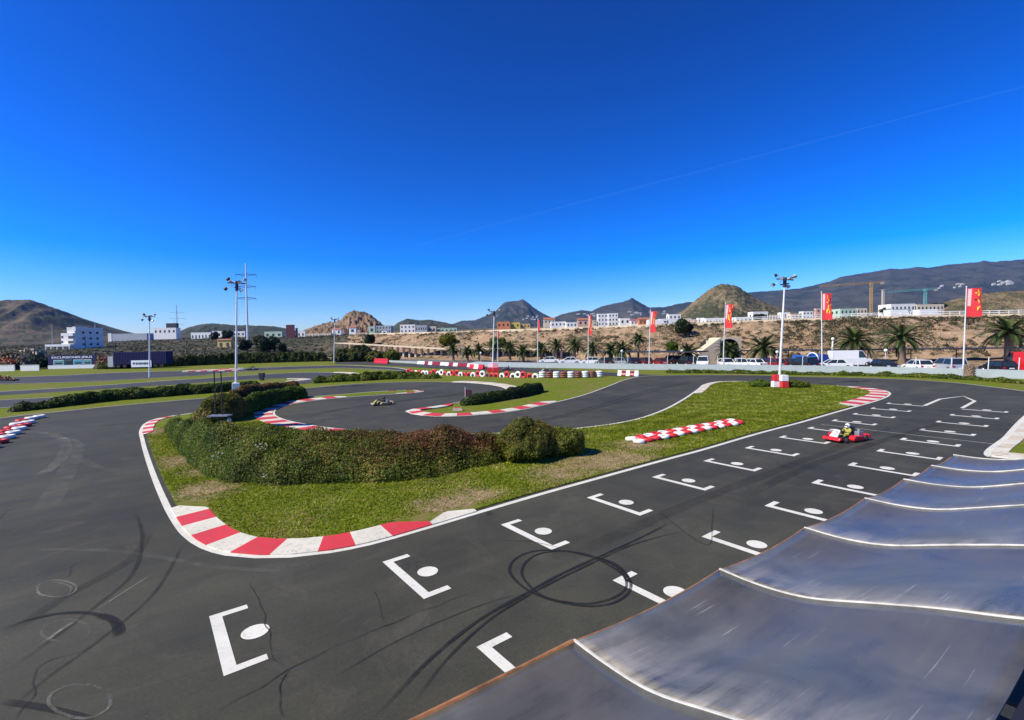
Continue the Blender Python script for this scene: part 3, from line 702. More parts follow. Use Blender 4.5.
hedge('long low clipped hedge between the left corner and the back track', [(9, 412.5, 12, 407), (35, 410, 40, 402.5), (60, 407, 62, 398), (85, 404, 85, 394.5), (110, 401, 110, 391.5), (135, 399, 135, 390), (160, 397, 160, 388.5), (185, 395, 185, 386.5), (210, 393, 212, 385), (240, 390.5, 240, 383.5), (262, 388.5, 262, 383)],
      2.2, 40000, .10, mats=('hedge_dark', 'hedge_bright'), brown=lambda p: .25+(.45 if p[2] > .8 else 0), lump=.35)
hedge('dark clipped hedge on the middle island by the monitor box', [(461, 406, 462, 397.5), (480, 404.2, 480, 395.2), (500, 401, 500, 391.2), (522, 397, 521, 386.5), (543, 391.8, 541, 382.6)], 1.8, 16000, .08, mats=('hedge_dark', 'hedge_bright'), brown=lambda p: .18, lump=.22)
hedge('uneven leafy hedge along the far side of the upper bend', [(313, 383.5, 315, 379), (335, 382, 335, 376.5), (360, 381, 360, 375), (385, 379.5, 385, 372.5), (410, 378.8, 410, 373), (440, 378.5, 440, 375.5)], 2.4, 22000, .13, mats=('hedge_bright', 'hedge_leaf'), brown=lambda p: .4, lump=.6, zmin=.3)
hedge('tall dark hedge closing the back of the circuit on the left', [(98, 369.3, 98, 362), (115, 368.8, 115, 362), (160, 367.2, 160, 360.5), (190, 365.8, 190, 356), (240, 363.8, 240, 353.6), (290, 362.2, 290, 352.6), (328, 361.2, 328, 353)], 3., 42000, .22, mats=('hedge_dark', 'hedge_leaf'), brown=lambda p: .2, lump=.6)
hedge('olive shrub mound under the tall narrow stand', [(190, 427, 193, 412), (206, 426, 209, 402), (224, 424, 226, 394.5), (238, 420, 240, 397), (250, 415, 250, 404)], 3.2, 22000, .055, mats=('hedge_leaf', 'hedge_brown'), brown=lambda p: .25, lump=.45)
bush('dark shrub hard against the far floodlight mast', 341, 362, 20, 348.5, 3500, .2, ('hedge_dark', 'hedge_leaf'), brown=lambda p: .3, lump=.9)
bush('tallest dark shrub right of the far floodlight mast', 357, 361.8, 25, 346, 4500, .2, ('hedge_dark', 'hedge_leaf'), brown=lambda p: .3, lump=.9); bush('low dark shrub at the right of the tallest one', 373, 361.8, 16, 351, 3000, .2, ('hedge_dark', 'hedge_leaf'), brown=lambda p: .5, lump=.9)
bush('green shrub between the two lumps of far hedge', 390, 361.5, 16, 350, 3000, .2, ('hedge_leaf',), lump=.6)
bush('low clipped bush left of the right lamp post base', 764, 387.5, 18, 380.5, 3000, .07, ('hedge_bright',)); bush('low clipped bush right of the right lamp post base', 800, 388, 26, 381, 4000, .07, ('hedge_bright', 'hedge_leaf'), brown=lambda p: .4)
hedge('low ragged plants along the foot of the white wall', [(665, 373, 665, 370.6), (720, 373.2, 720, 370.4), (780, 374.4, 780, 372.2), (850, 375.5, 850, 373), (900, 376.8, 900, 373.6), (960, 379.4, 960, 377), (1024, 384, 1024, 381)], .9, 9000, .09, mats=('hedge_bright', 'hedge_leaf'), brown=lambda p: .5, lump=.3, zmin=.2)
# white flowers on the bank
P = [G(x, y, z) for x, y, z in [(184, 425, 1.2), (190, 432, 1), (199, 421, 1.4), (196, 440, 1), (205, 428, 1.4), (232, 447, 1.1), (268, 476, .5), (221, 459, .9), (267, 449, 1.4), (262, 446, 1.4), (238, 440, 1.4), (226, 452, 1.)]]

m = MB(); rr = random.Random(2)
for p in P:
    for k in range(5): c = p+Vector((rr.uniform(-.15, .15), rr.uniform(-.15, .15)-.25, rr.uniform(0, .25))); m.sph(c, (.028, .028, .018), 6, 4)
tag(m.build('flowers', 'village_white'), 'tiny white flowers dotted over the left part of the hedge bank', 'flowers', kind='stuff')

# ================================================================== STREET LAMPS
def lamp(label, px, pyb, h, yaw=0., block=True, group='floodlight masts around the circuit'):
    b = G(px, pyb); t = thing('floodlight_mast', label, 'floodlight', b, 0, group); t.rotation_euler = (0, LEAN, 0)
    MB().box((0, 0, .55), (.75, .75, 1.1), .4).build('mast_base', 'render_white', t, bevel=.04)
    m = MB(); m.cyl((0, 0, 0), (0, 0, h-.3), .14, .075, 12); m.cyl((0, 0, h-.3), (0, 0, h+.15), .11, .11, 10)
    for k in range(1, 6): m.cyl((0, 0, 1.1+k*(h-1.5)/6), (0, 0, 1.18+k*(h-1.5)/6), .155-.012*k, .155-.012*k, 12)
    m.build('pole', 'mast_white', t, smooth=False)
    MB().box((0, 0, h), (2.0, .12, .12), .2).box((0, 0, h-.55), (1.2, .12, .12), .2+PI/2).cyl((0, 0, h-.9), (0, 0, h+.25), .17, .17, 10).build('crossarm', 'dark_steel', t)
    for k, (x, y, z, a, tilt) in enumerate(((-1.0, 0, .45, 2.6, .5), (1.0, 0, .45, .9, .5), (-.55, -.35, .1, 3.6, .7), (.5, -.35, .1, -.6, .7), (-1.25, -.1, -.7, 3.0, .6), (.45, .1, -.8, .1, .6))):
        mb = MB(); d = Vector((math.cos(a)*math.cos(tilt), math.sin(a)*math.cos(tilt), -math.sin(tilt))); c = Vector((x, y, h+z))
        mb.cyl(c-d*.18, c+d*.10, .13, .24, 12); fl = mb.build('floodlight', 'dark_steel' if k in (0, 3, 4) else 'lamp_head', t)
        MB().cyl(c+d*.10, c+d*.115, .22, .22, 12).cyl(c, c+(Vector((0, 0, h))-c)*.8, .03, .03, 6, 0).build('lamp_glass', 'lens', fl)
    return t
lampA = lamp('tall white floodlight mast rising behind the brown hedge', 236, 392, 12.9)
LM = [('white floodlight mast standing on red and white blocks by the white wall', 779, 387, 11.2), ('slim floodlight mast on the grass in front of the white banner', 149.5, 377.4, 11.2),
      ('floodlight mast behind the long row of tyres, before the palms', 492.5, 371, 10.6), ('floodlight mast beside the dark shrub at the back of the circuit', 334, 362.4, 12.6)]
for lab, px, py, h in LM:
    c = dup(lampA, lab, loc=G(px, py), scale=(1, 1, h/12.9))
    if px < 700:
        for k_ in list(c.children):
            if k_.name.startswith('mast_base'): bpy.data.objects.remove(k_)

def pylon(label, px, ytop, Y, arms):
    b = XA(px, Y); z0 = terrain_z(px, Y)-1; t = thing('power_pylon', label, 'pylon', (b, Y, z0)); zt = AT(px, ytop, Y).z-z0; t.rotation_euler = (0, LEAN*.3, 0)
    MB().cyl((0, 0, 0), (0, 0, zt), zt*.014, zt*.007, 10).build('pole', 'mast_white' if Y < 400 else 'steel_grey', t)
    for z, w in arms:
        m = MB(); a = .15
        for s in (-1, 1):
            m.cyl((0, 0, zt*z+.5), (s*w, s*w*a, zt*z), zt*.004, zt*.0025, 6); m.cyl((0, 0, zt*z-1.), (s*w, s*w*a, zt*z), zt*.003, zt*.002, 6)
            m.cyl((s*w, s*w*a, zt*z), (s*w, s*w*a, zt*z-1.6), .12, .12, 6)
        m.build('crossarm', 'dark_steel' if Y < 400 else 'steel_grey', t)
    return t
pylon('tallest pale power pylon with three dark crossarms behind the ochre house', 248, 263.5, 330, [(.86, 6.5), (.71, 6), (.56, 6)])
pylon('distant thin pylon left of the dark roofed warehouse', 178, 305, 620, [(.78, 8), (.6, 9), (.42, 8)]); pylon('farthest shortest pylon just left of another thin one', 175, 320, 900, [(.8, 8), (.5, 9)])
def pole(label, px, yb, ytop, Y, r, mat, cat='pole', group=None):
    a = AT(px, yb, Y); zt = AT(px, ytop, Y).z; m = MB().cyl((0, 0, -1), (0, 0, zt-a.z), r, r*.6, 8).sph((0, 0, zt-a.z), r*1.3, 8, 6)
    o = m.build('pole', mat); o.location = a; o.rotation_euler = (0, LEAN*.5, 0); return tag(o, label, cat, group)
pole('thin dark pole left of the blue container trailer', 115.5, 352, 340, 150, .1, 'dark_steel'); pole('dark wooden pole on the dry slope behind the hedge', 187, 362, 341, 160, .12, 'dark_steel')
pole('thin pale mast left of the white apartment block', 52.5, 346, 326, 300, .2, 'steel_grey'); pole('slim dark pole against the grey facade of the apartment block', 85.5, 349, 336, 300, .22, 'dark_steel')
pole('pale pole rising among the palms near the colonnade', 462, 362, 330, 118, .09, 'concrete'); pole('white concrete pillar above the white van', 832.5, 352, 339, 84, .22, 'render_white')

# ================================================================== FLAGS
def flag(label, px, yb, ytop, fx0, fx1, fy0, fy1, Y, narrow=False):
    b = AT(px, yb, Y); b.z = .3; zt = AT(px, ytop, Y).z-.3
    t = thing('banner_flag', label, 'flag', b, 0, 'red banner flags along the car park'); ang = math.atan2(AT(px, ytop, Y).x-b.x, zt)
    zt = AT(px, ytop, Y).z-.3; xo = lambda px_, z: AT(px_, HOR(px_), Y).x-b.x
    t.rotation_euler = (0, 0, 0); tx = AT((fx0), fy0, Y).x-b.x
    MB().cyl((0, 0, 0), (tx*1.0, 0, zt), .09, .05, 10).sph((tx, 0, zt), .09, 8, 6).build('pole', 'mast_white', t)
    w = (fx1-fx0)/FPX*Y*.68; z1 = AT(fx0, fy0, Y).z-.3; z0 = AT(fx0, fy1, Y).z-.3
    cx = lambda z: tx*z/zt
    fk = {723: .38, 649: .42}.get(px, .07)
    def surf(u, v, dy=0): z = z0+(z1-z0)*v; x = cx(z)+.06+w*u*(1-fk*(1-abs(v-.45)*1.1)*(1 if v < .8 else .3)); return (x, -.62*w*u+.14*math.sin(u*5+v*3)*u+dy, z-.08*u*math.sin(v*3))
    def patch(u0, u1, v0, v1, dy, nu=8, nv=10):
        m = MB(); vs = [surf(u0+(u1-u0)*i/nu, v0+(v1-v0)*j/nv, dy) for j in range(nv+1) for i in range(nu+1)]
        m.add(vs, [(j*(nu+1)+i, j*(nu+1)+i+1, (j+1)*(nu+1)+i+1, (j+1)*(nu+1)+i) for j in range(nv) for i in range(nu)]); return m
    c = patch(0, 1, 0, 1, 0).build('cloth', 'cloth_red', t); s = c.modifiers.new('thick', 'SOLIDIFY'); s.thickness = .012
    if w > .5:
        mp = patch(.06, .30, .38, .98, -.02); rr = random.Random(int(px))
        for k in range(8):
            v = .41+k*.07; q = patch(.09+.03*rr.random(), .24+.03*rr.random(), v, v+.045, -.03, 2, 2); mp.add(q.v, q.f, 1)
        mp.build('lettering_strip', ['cloth_pink', 'cloth_white'], c)
        m = patch(.40, .97, .18, .94, -.014)
        for i_ in range(len(m.m)): m.m[i_] = 3
        for k in range(15):
            u = rr.uniform(.42, .86); v = rr.uniform(.22, .88); q = patch(u, u+rr.uniform(.05, .13), v, v+rr.uniform(.04, .13), -.02-.002*k, 2, 2); m.add(q.v, q.f, rr.choice((0, 0, 0, 1, 2)))
        m.build('printed_figure', ['yellow', 'cloth_black', 'orange', 'cloth_red'], c)
    return t
flag('red banner flag on a leaning pole, nearest and rightmost, beside the stump', 963, 374, 287, 966.5, 981, 288.5, 317, 57)
flag('red banner flag beside the blue truck and white van', 822, 370, 292, 821.5, 832, 293.5, 320, 69)
flag('red banner flag in front of the tunnel mouth', 723, 368, 303, 725.5, 735.5, 304.5, 328, 77)
flag('red banner flag in front of the bushy tree on the slope', 649, 367, 310, 650.5, 659, 311.5, 332.5, 86)
flag('narrow furled red flag left of the tall palm', 588, 366, 315, 588.5, 593, 315.5, 335, 92); flag('small narrow red flag between the palms', 537.5, 365, 319, 538, 541, 320, 331, 98)
flag('faint furled red flag left of the middle palms', 498, 364, 330, 497.5, 499.5, 331, 338, 104)

# ================================================================== WHITE WALL, FENCES, CARPORTS
Wp = catmull(wallpts, False, 2.); m = MB()
for i in range(len(Wp)-1):
    a, b = Wp[i], Wp[i+1]; d = (b-a).normalized(); n = Vector((-d.y, d.x, 0))*.10
    ht = lambda p: .98 if p.x > -8 else .5
    for (q0, q1, h0, h1, w) in ((a, b, ht(a), ht(b), 1.),):
        vs = [q0-n, q1-n, q1+n, q0+n, q0-n+Vector((0, 0, h0)), q1-n+Vector((0, 0, h1)), q1+n+Vector((0, 0, h1)), q0+n+Vector((0, 0, h0))]
        m.add(vs, [(0, 1, 5, 4), (2, 3, 7, 6), (4, 5, 6, 7)])
tag(m.build('boundary_wall', 'white_wall'), 'long low white painted wall between the back straight and the car park', 'wall')
k = 0
for px in (604, 627.5, 667, 693, 717, 741, 770, 802, 857.5, 915, 950.5, 987.5, 1018):
    wy = float(np.interp(px, [p[0] for p in WALLPX], [p[1] for p in WALLPX])); b = G(px, wy); b = b+Vector((b.x, b.y, 0)).normalized()*.25
    o = MB().cyl((0, 0, 0), (0, 0, 2.3), .045, .045, 8).box((0, 0, 2.32), (.11, .11, .05)).build('fence_post', 'mast_white'); o.location = b; o.rotation_euler = (0, LEAN, 0)
    tag(o, 'thin white steel post rising behind the boundary wall, in front of the car park', 'post', 'fence posts behind the wall')
def globe(label, px, yg, Y):
    z = AT(px, yg, Y).z; t = thing('globe_lamp', label, 'lamp', (XA(px, Y), Y, .3), 0, 'white globe lamps in the car park'); t.rotation_euler = (0, LEAN, 0)
    MB().cyl((0, 0, 0), (0, 0, z-.45), .05, .04, 8).build('pole', 'mast_white', t); MB().sph((0, 0, z-.3), .24, 14, 10).build('globe', 'render_white', t, smooth=True)
globe('globe lamp left of the tall palm', 621, 351, 88); globe('globe lamp beside the green bush on the bank foot', 681, 351, 84); globe('globe lamp between the white van and the white hatchback', 885, 350.5, 68)
globe('globe lamp between the palms left of the middle flag', 480, 353, 112); globe('globe lamp partly behind the right floodlight mast', 776.5, 352, 76)
# carports: a thin dark sun roof on steel posts
def carport(label, x0, x1, y0, y1, Y0, Y1, mat, nposts, th=.22, dep=4.5, postmat='dark_steel', pr=.06):
    a = AT(x0, y0, Y0); b = AT(x1, y1, Y1); d = (b-a); d.z = 0; L = d.length; rz = math.atan2(d.y, d.x); t = thing('carport', label, 'carport', (a.x, a.y, .3), rz)
    za, zb = a.z-.3, b.z-.3; m = MB(); vs = []
    for x, z in ((0, za), (L, zb)):
        for y in (0, dep):
            for q in (-th, 0): vs.append((x, y, z+q+.0*y))
    m.add(vs, [(0, 1, 3, 2), (4, 6, 7, 5), (0, 4, 5, 1), (2, 3, 7, 6), (1, 5, 7, 3), (0, 2, 6, 4)]); m.build('roof', mat, t)
    for i in range(nposts):
        x = L*(i+.5)/nposts; z = za+(zb-za)*(i+.5)/nposts
        MB().box((x, dep*.55, (z-th)/2), (pr*2, pr*2, z-th)).build('post', postmat, t)
    return t
carport('long thin dark carport roof over the right half of the parked cars', 700, 1040, 351.2, 347.5, 91, 73, 'dark_steel', 8, th=.13)
carport('dark flat carport roof over the cars left of the tunnel', 596, 697, 351.5, 351.4, 96, 81, 'dark_steel', 5, th=.2)
carport('pale pergola with many square posts below the bank on the left', 334, 446, 342.8, 349, 182, 143, 'pale_stone', 20, th=.22, postmat='pale_stone', pr=.3)
carport('pale pergola continuing behind the row of palms', 452, 560, 347.5, 350, 142, 118, 'pale_stone', 16, th=.2, postmat='pale_stone', pr=.22)

# ================================================================== TYRES
def tyre(label, loc, mat, R_=.33, r=.10, rot=(0, 0, 0), group=None, sq=1.): 
    t = thing('painted_tyre', label, 'tyre', loc, 0, group); t.rotation_euler = rot
    MB().torus((0, 0, r), R_-r, r, nu=24, nv=10, sq=sq).build('tread', mat, t, smooth=True)
    MB().cyl((0, 0, r*.6), (0, 0, r*1.45), R_-r*1.75, R_-r*1.75, 20).build('hollow', 'black_rubber', t)
    return t
ty0 = {}
def put_tyre(label, loc, mat, scale=1., rot=(0, 0, 0), group=None):
    if mat not in ty0: ty0[mat] = tyre(label, loc, mat, rot=rot, group=group); ty0[mat].scale = (scale,)*3; return ty0[mat]
    return dup(ty0[mat], label, loc=loc, rot=rot, scale=scale, group=group)
a0, a1 = G(634.5, 442.5), G(735, 423.5); d = (a1-a0); nn = Vector((-d.y, d.x, 0)).normalized(); cnt = 15
for i in range(cnt):
    for s in (-1, 1):
        p = a0.lerp(a1, (i+(.22 if s > 0 else 0))/(cnt-.8))+nn*s*.31+Vector((random.uniform(-.04, .04), random.uniform(-.04, .04), .035))
        red = (i % 2 == (0 if s < 0 else 1)) if i > 0 else False
        red = red if not (i == 1 and s < 0) else True
        put_tyre('%s painted tyre lying flat in the double row on the island lawn' % ('red' if red else 'white'), p, 'tyre_red' if red else 'tyre_white', rot=(random.uniform(-.08, .08), random.uniform(-.08, .08), random.random()*6),
                 group='%s tyres of the double row on the lawn' % ('red' if red else 'white'), scale=.94+.08*random.random())
LT = [(39.5, 416.6, 0), (31.5, 418.3, 0), (28.5, 422.2, 0), (22, 420.8, 1), (24.5, 425.3, 1), (17, 424.3, 0), (19.5, 428.8, 0), (11.5, 428, 1), (13.5, 433, 0), (5, 431.8, 1), (7.5, 437.4, 0), (-2, 435.8, 1), (0, 442, 1), (-10, 440, 0), (-9, 447, 0)]
for px, py, r_ in LT:
    p = G(px, py+1.5); p.z = .01
    put_tyre('%s painted tyre lying on the asphalt at the left edge of the corner' % ('red' if r_ else 'white'), p, 'tyre_red' if r_ else 'tyre_white', scale=1.22, rot=(0, 0, random.random()*6), group='%s tyres beside the left corner' % ('red' if r_ else 'white'))
# long far barrier: big tyres standing half sunk on the left, then stacks
cl = catmull(GP([(407, 373.5), (430, 374.3), (455, 375.4), (480, 376.4), (510, 377.2), (545, 377.7), (575, 377.6), (602, 376.9)]), False, .2)
S = [0]
for a, b in zip(cl, cl[1:]): S.append(S[-1]+(b-a).length)
def at_s(s):
    i = min(len(S)-2, int(np.searchsorted(S, s))); return cl[i]
s = .5; i = 0
seq = ['tyre_red', 'tyre_red', 'tyre_white', 'tyre_red', 'tyre_white', 'tyre_white', 'tyre_red', 'tyre_red', 'tyre_white', 'tyre_white', 'tyre_red', 'tyre_white', 'tyre_red', 'tyre_red', 'tyre_white', 'tyre_red', 'tyre_red', 'tyre_white', 'tyre_red', 'tyre_white', 'tyre_maroon']
nmn = {'tyre_red': 'red', 'tyre_white': 'white', 'tyre_maroon': 'maroon'}
while s < S[-1]:
    p = at_s(s); q = at_s(min(S[-1], s+1)); ang = math.atan2((q-p).y, (q-p).x) if (q-p).length > 0 else 0; prog = i
    if G(540, 377.7).x > p.x:
        mt = seq[i % len(seq)]; put_tyre('%s painted truck tyre standing half sunk in the long barrier on the grass' % nmn[mt], p+Vector((0, .16, .10 if random.random() < .8 else .38)), mt, scale=1.65, rot=(PI/2, 0, ang+random.uniform(-.2, .2)), group='%s standing tyres of the long barrier' % nmn[mt]); s += .90
    else:
        mt = 'tyre_maroon' if i % 2 else 'tyre_white'
        for kz in range(3): put_tyre('%s tyre in a stack of three at the right part of the long barrier' % nmn[mt], p+Vector((0, 0, kz*.29)), mt, scale=1.5, group='%s stacked tyres of the long barrier' % nmn[mt])
        s += 1.03
    i += 1
def block_row(label, px0, py0, px1, py1, n, w, h, cols, group):
    a, b = G(px0, py0), G(px1, py1); rz = math.atan2((b-a).y, (b-a).x)
    for i in range(n):
        p = a.lerp(b, (i+.5)/n); L = (b-a).length/n*.96; c = cols[i % len(cols)]
        m = MB(); m.prism([(-w/2, 0), (w/2, 0), (w/2, h*.25), (w*.28, h*.45), (w*.22, h), (-w*.22, h), (-w*.28, h*.45), (-w/2, h*.25)], -L/2, L/2)
        o = m.build('barrier_block', c, bevel=.03); o.location = p; o.rotation_euler = (0, 0, rz)
        tag(o, label % ('red' if 'red' in c else 'white'), 'barrier', group % ('red' if 'red' in c else 'white'))
block_row('%s plastic barrier block at the end of the tyre wall by the track edge', 618, 375.7, 639, 376.4, 5, .5, .8, ['white_gloss', 'dark_red'], '%s blocks at the tyre wall end')
block_row('%s barrier block in the group at the back of the circuit by the dirt bank', 375, 363, 388.5, 363.8, 4, .8, 1.3, ['red_gloss'], '%s blocks by the dirt bank')
block_row('%s low barrier block in the far line before the white wall', 418, 364.0, 478, 367.5, 14, .6, .75, ['white_gloss', 'white_gloss', 'dark_red', 'white_gloss', 'dark_red', 'dark_red'], '%s far blocks before the wall')
block_row('%s barrier block between the far tyre row and the palms', 470, 368.6, 484, 369.2, 3, .7, .9, ['red_gloss', 'white_gloss'], '%s blocks behind the tyre row')
for (px, py, dz, c) in ((774.5, 387.6, 0, 'white_gloss'), (783.0, 388, 0, 'red_gloss'), (775.3, 387.6, .66, 'red_gloss'), (782.6, 388, .66, 'white_gloss')):
    p = G(px, py); p.z = dz+.03; o = MB().box((0, 0, .36), (.70, .6, .60), 0, 0, (.92, .92)).box((0, 0, .67), (.4, .3, .04)).build('plastic_block', c, bevel=.05); o.location = p-Vector((0, .2, 0))
    nm = 'red' if 'red' in c else 'white'; lo = 'upper' if dz else 'lower'
    tag(o, '%s %s plastic block stacked against the base of the right floodlight mast' % (lo, nm), 'barrier', '%s %s blocks at the right mast' % (lo, nm))
for (px, py, c, dz) in ((490, 372, 'red_gloss', 0), (496, 372.2, 'red_gloss', 0), (490.5, 371.8, 'white_gloss', .8), (495.5, 372, 'cloth_pink', .8)):
    p = G(px, py); p.z = dz; o = MB().box((0, 0, .4), (.95, .8, .78), 0, 0, (.93, .93)).box((0, 0, .81), (.5, .4, .03)).build('plastic_block', c, bevel=.05); o.location = p
    nm = {'red_gloss': 'red lower', 'white_gloss': 'white upper', 'cloth_pink': 'faded pink upper'}[c]; tag(o, nm+' plastic block at the foot of the mast behind the tyre row', 'barrier', nm+' blocks at the far mast' if c == 'red_gloss' else None)
for px, py in ((457.5, 410.6),):
    p = G(px, py); m = MB().box((0, 0, .11), (.8, .45, .22), .1, 0, (.8, .8)); o = m.build('kerb_block', ['kerb_dull']); o.location = p
    MB().box((0, 0, .23), (.5, .34, .02), .1).build('painted_top', 'red_paint', o); tag(o, 'low red and white block on the tip of the middle island', 'block')
# monitor box
t = thing('monitor_box', 'dark square monitor box with a white edge post left of the dark hedge', 'monitor', G(469.5, 404.5)); t.location = G(469, 402.5); MB().box((0, 0, .85), (.55, .4, .62)).build('housing', 'wine', t, bevel=.03); MB().box((-.31, -.05, .7), (.05, .3, 1.3)).build('edge_post', 'mast_white', t); MB().box((0, 0, .3), (.12, .12, .6)).build('stand', 'dark_steel', t)
t = thing('marshal_box', 'small dark box on a stand beside the back track', 'box', G(262, 380.5)); MB().box((0, 0, .85), (.75, .6, .7)).build('housing', 'dark_steel', t, bevel=.03); MB().box((0, 0, .25), (.5, .5, .5)).build('stand', 'dark_steel', t)
# marshal's canopy by the left corner
b = G(219, 431); b.z = 1.25; Yc = b.y; t = thing('marshal_stand', 'narrow two legged stand with striped top and grey shelf on the hedge bank', 'stand', b)
z = lambda y: AT(219, y, Yc).z-b.z
for x in (-.16, .28): MB().cyl((x, 0, -.4), (x+.02, 0, z(371)), .035, .035, 8).build('leg', 'dark_steel', t)
tp = MB(); wtop = 54/FPX*Yc
for i in range(9): tp.box((-wtop*.5+wtop*(i+.5)/9-.15, .03*(i % 3), z(370.3)), (wtop/9, .9, .07), 0, i % 2)
tp.build('striped_top', ['kerb_white', 'red_paint'], t); MB().box((.1, 0, z(415.5)), (20/FPX*Yc, .62, .07)).build('shelf', 'steel_grey', t); MB().sph((.75, -.1, z(420)), (.14, .12, .16), 10, 8).build('bucket', 'render_cream', t)
# ================================================================== CARS
def build_car(kind):
    L, W, Hh, belt, hood, trunk, gh = {'hatch': (3.9, 1.70, 1.46, .88, .95, .12, 0), 'sedan': (4.4, 1.74, 1.42, .88, 1.05, .75, 0), 'suv': (4.5, 1.82, 1.80, 1.05, 1.15, .08, 0), 'van': (5.6, 1.98, 2.45, 1.35, .85, .03, 1), 'pickup': (4.8, 1.8, 1.75, 1.0, 1.1, 1.7, 0)}[kind]
    t = thing('parked_car' if kind not in ('van',) else 'parked_van', 'car', 'car'); h = L/2; r = .31 if kind in ('hatch', 'sedan') else .36
    m = MB(); prof = [(-h, .32), (-h+.05, .25), (h-.05, .25), (h, .35), (h-.02, belt*.72), (h-.35, belt*.86), (h-hood, belt), (-h+trunk, belt), (-h+.06, belt*.93), (-h, belt*.6)]
    m.prism(prof, -W/2, W/2)
    yf0, yf1 = h-hood+.05, h-hood-(.75 if kind != 'van' else .55); yr0, yr1 = -h+trunk+.02, -h+trunk+(.42 if kind in ('hatch', 'sedan') else .22 if kind == 'suv' else .05)
    if kind == 'pickup': yr1 = yr0+.1
    wi = W/2-.04; wt = W/2-(.20 if kind != 'van' else .10)
    m.box((0, (yf1+yr1)/2, Hh-.03), (wt*2+.02, yf1-yr1+.04, .07))
    body_paint = m
    def bar(a, b, w=.07): body_paint.cyl(a, b, w/2, w/2, 6)
    for s in (-1, 1):
        bar((s*wi, yf0, belt), (s*wt, yf1, Hh-.04)); bar((s*wi, yr0, belt), (s*wt, yr1, Hh-.04), .11); bar((s*wi, (yf0+yr0)/2, belt), (s*wt, (yf1+yr1)/2, Hh-.04))
    if kind == 'van':                                # panelled sides
        yp = yf1-.55
        for s in (-1, 1):
            m.add([(s*(wi+.015), yr0, belt), (s*(wi+.015), yp, belt), (s*(wt+.015), yp, Hh-.02), (s*(wt+.015), yr1, Hh-.02)], [(0, 1, 2, 3)])
        m.add([(-wi, yr0-.01, belt), (wi, yr0-.01, belt), (wt, yr1-.01, Hh-.02), (-wt, yr1-.01, Hh-.02)], [(0, 1, 2, 3)])
    body = m.build('body', 'white_gloss', t, bevel=.05)
    g = MB(); vs = []
    for (yy0, yy1) in ((yf0-.02, yf1-.01), (yr0+.02, yr1+.01)):
        vs += [(-wi+.01, yy0, belt-.02), (wi-.01, yy0, belt-.02), (wt-.01, yy1, Hh-.06), (-wt+.01, yy1, Hh-.06)]
    g.add(vs, [(0, 1, 2, 3), (7, 6, 5, 4), (0, 4, 5, 1), (1, 5, 6, 2), (2, 6, 7, 3), (3, 7, 4, 0)]); g.build('window', 'glass', t)
    MB().box((0, -h-.02, .40), (W*.96, .14, .20)).build('bumper', 'dark_steel' if kind in ('suv', 'pickup') else 'white_gloss', t, bevel=.04)
    MB().box((0, h+.01, .40), (W*.96, .14, .20)).build('bumper', 'dark_steel' if kind in ('suv', 'pickup') else 'white_gloss', t, bevel=.04)
    for s in (-1, 1):
        MB().box((s*(W/2-.17), -h-.005, belt*.78), (.24, .06, .20)).build('tail_light', 'tail_red', t); MB().box((s*(W/2-.24), h-.02, belt*.68), (.36, .08, .15)).build('headlight', 'lens', t)
        MB().box((s*(W/2+.08), h-hood-.12, belt+.06), (.15, .10, .12)).build('mirror', 'dark_steel', t, bevel=.02)
        for y in (h-.78, -h+.72):
            w = MB(); w.cyl((s*(W/2-.20), y, r), (s*(W/2+.012), y, r), r, r, 20); wo = w.build('wheel', 'black_rubber', t, bevel=.03); MB().cyl((s*(W/2+.005), y, r), (s*(W/2+.03), y, r), r*.62, r*.55, 12).build('rim', 'silver_paint', wo)
    MB().box((0, -h-.10, .62 if kind != 'sedan' else .58), (.52, .02, .12)).build('number_plate', 'plate', t)
    MB().box((0, h+.09, .42), (.52, .02, .12)).build('number_plate', 'plate', t)
    return t
CARS = {}
def car(label, kind, col, px, Y, rz, cat='car', sc=1., z=.30):
    loc = Vector((XA(px, Y), Y, z)); first = kind not in CARS
    if first: CARS[kind] = build_car(kind)
    o = CARS[kind]; grp = 'vehicles parked behind the white wall'
    if first: c = dup(o, label, loc, (0, 0, rz), sc, swap={'white_gloss': col} if col != 'white_gloss' else None)
    else: c = dup(o, label, loc, (0, 0, rz), sc, swap={'white_gloss': col} if col != 'white_gloss' else None)
    c['category'] = cat; c['group'] = grp; return c
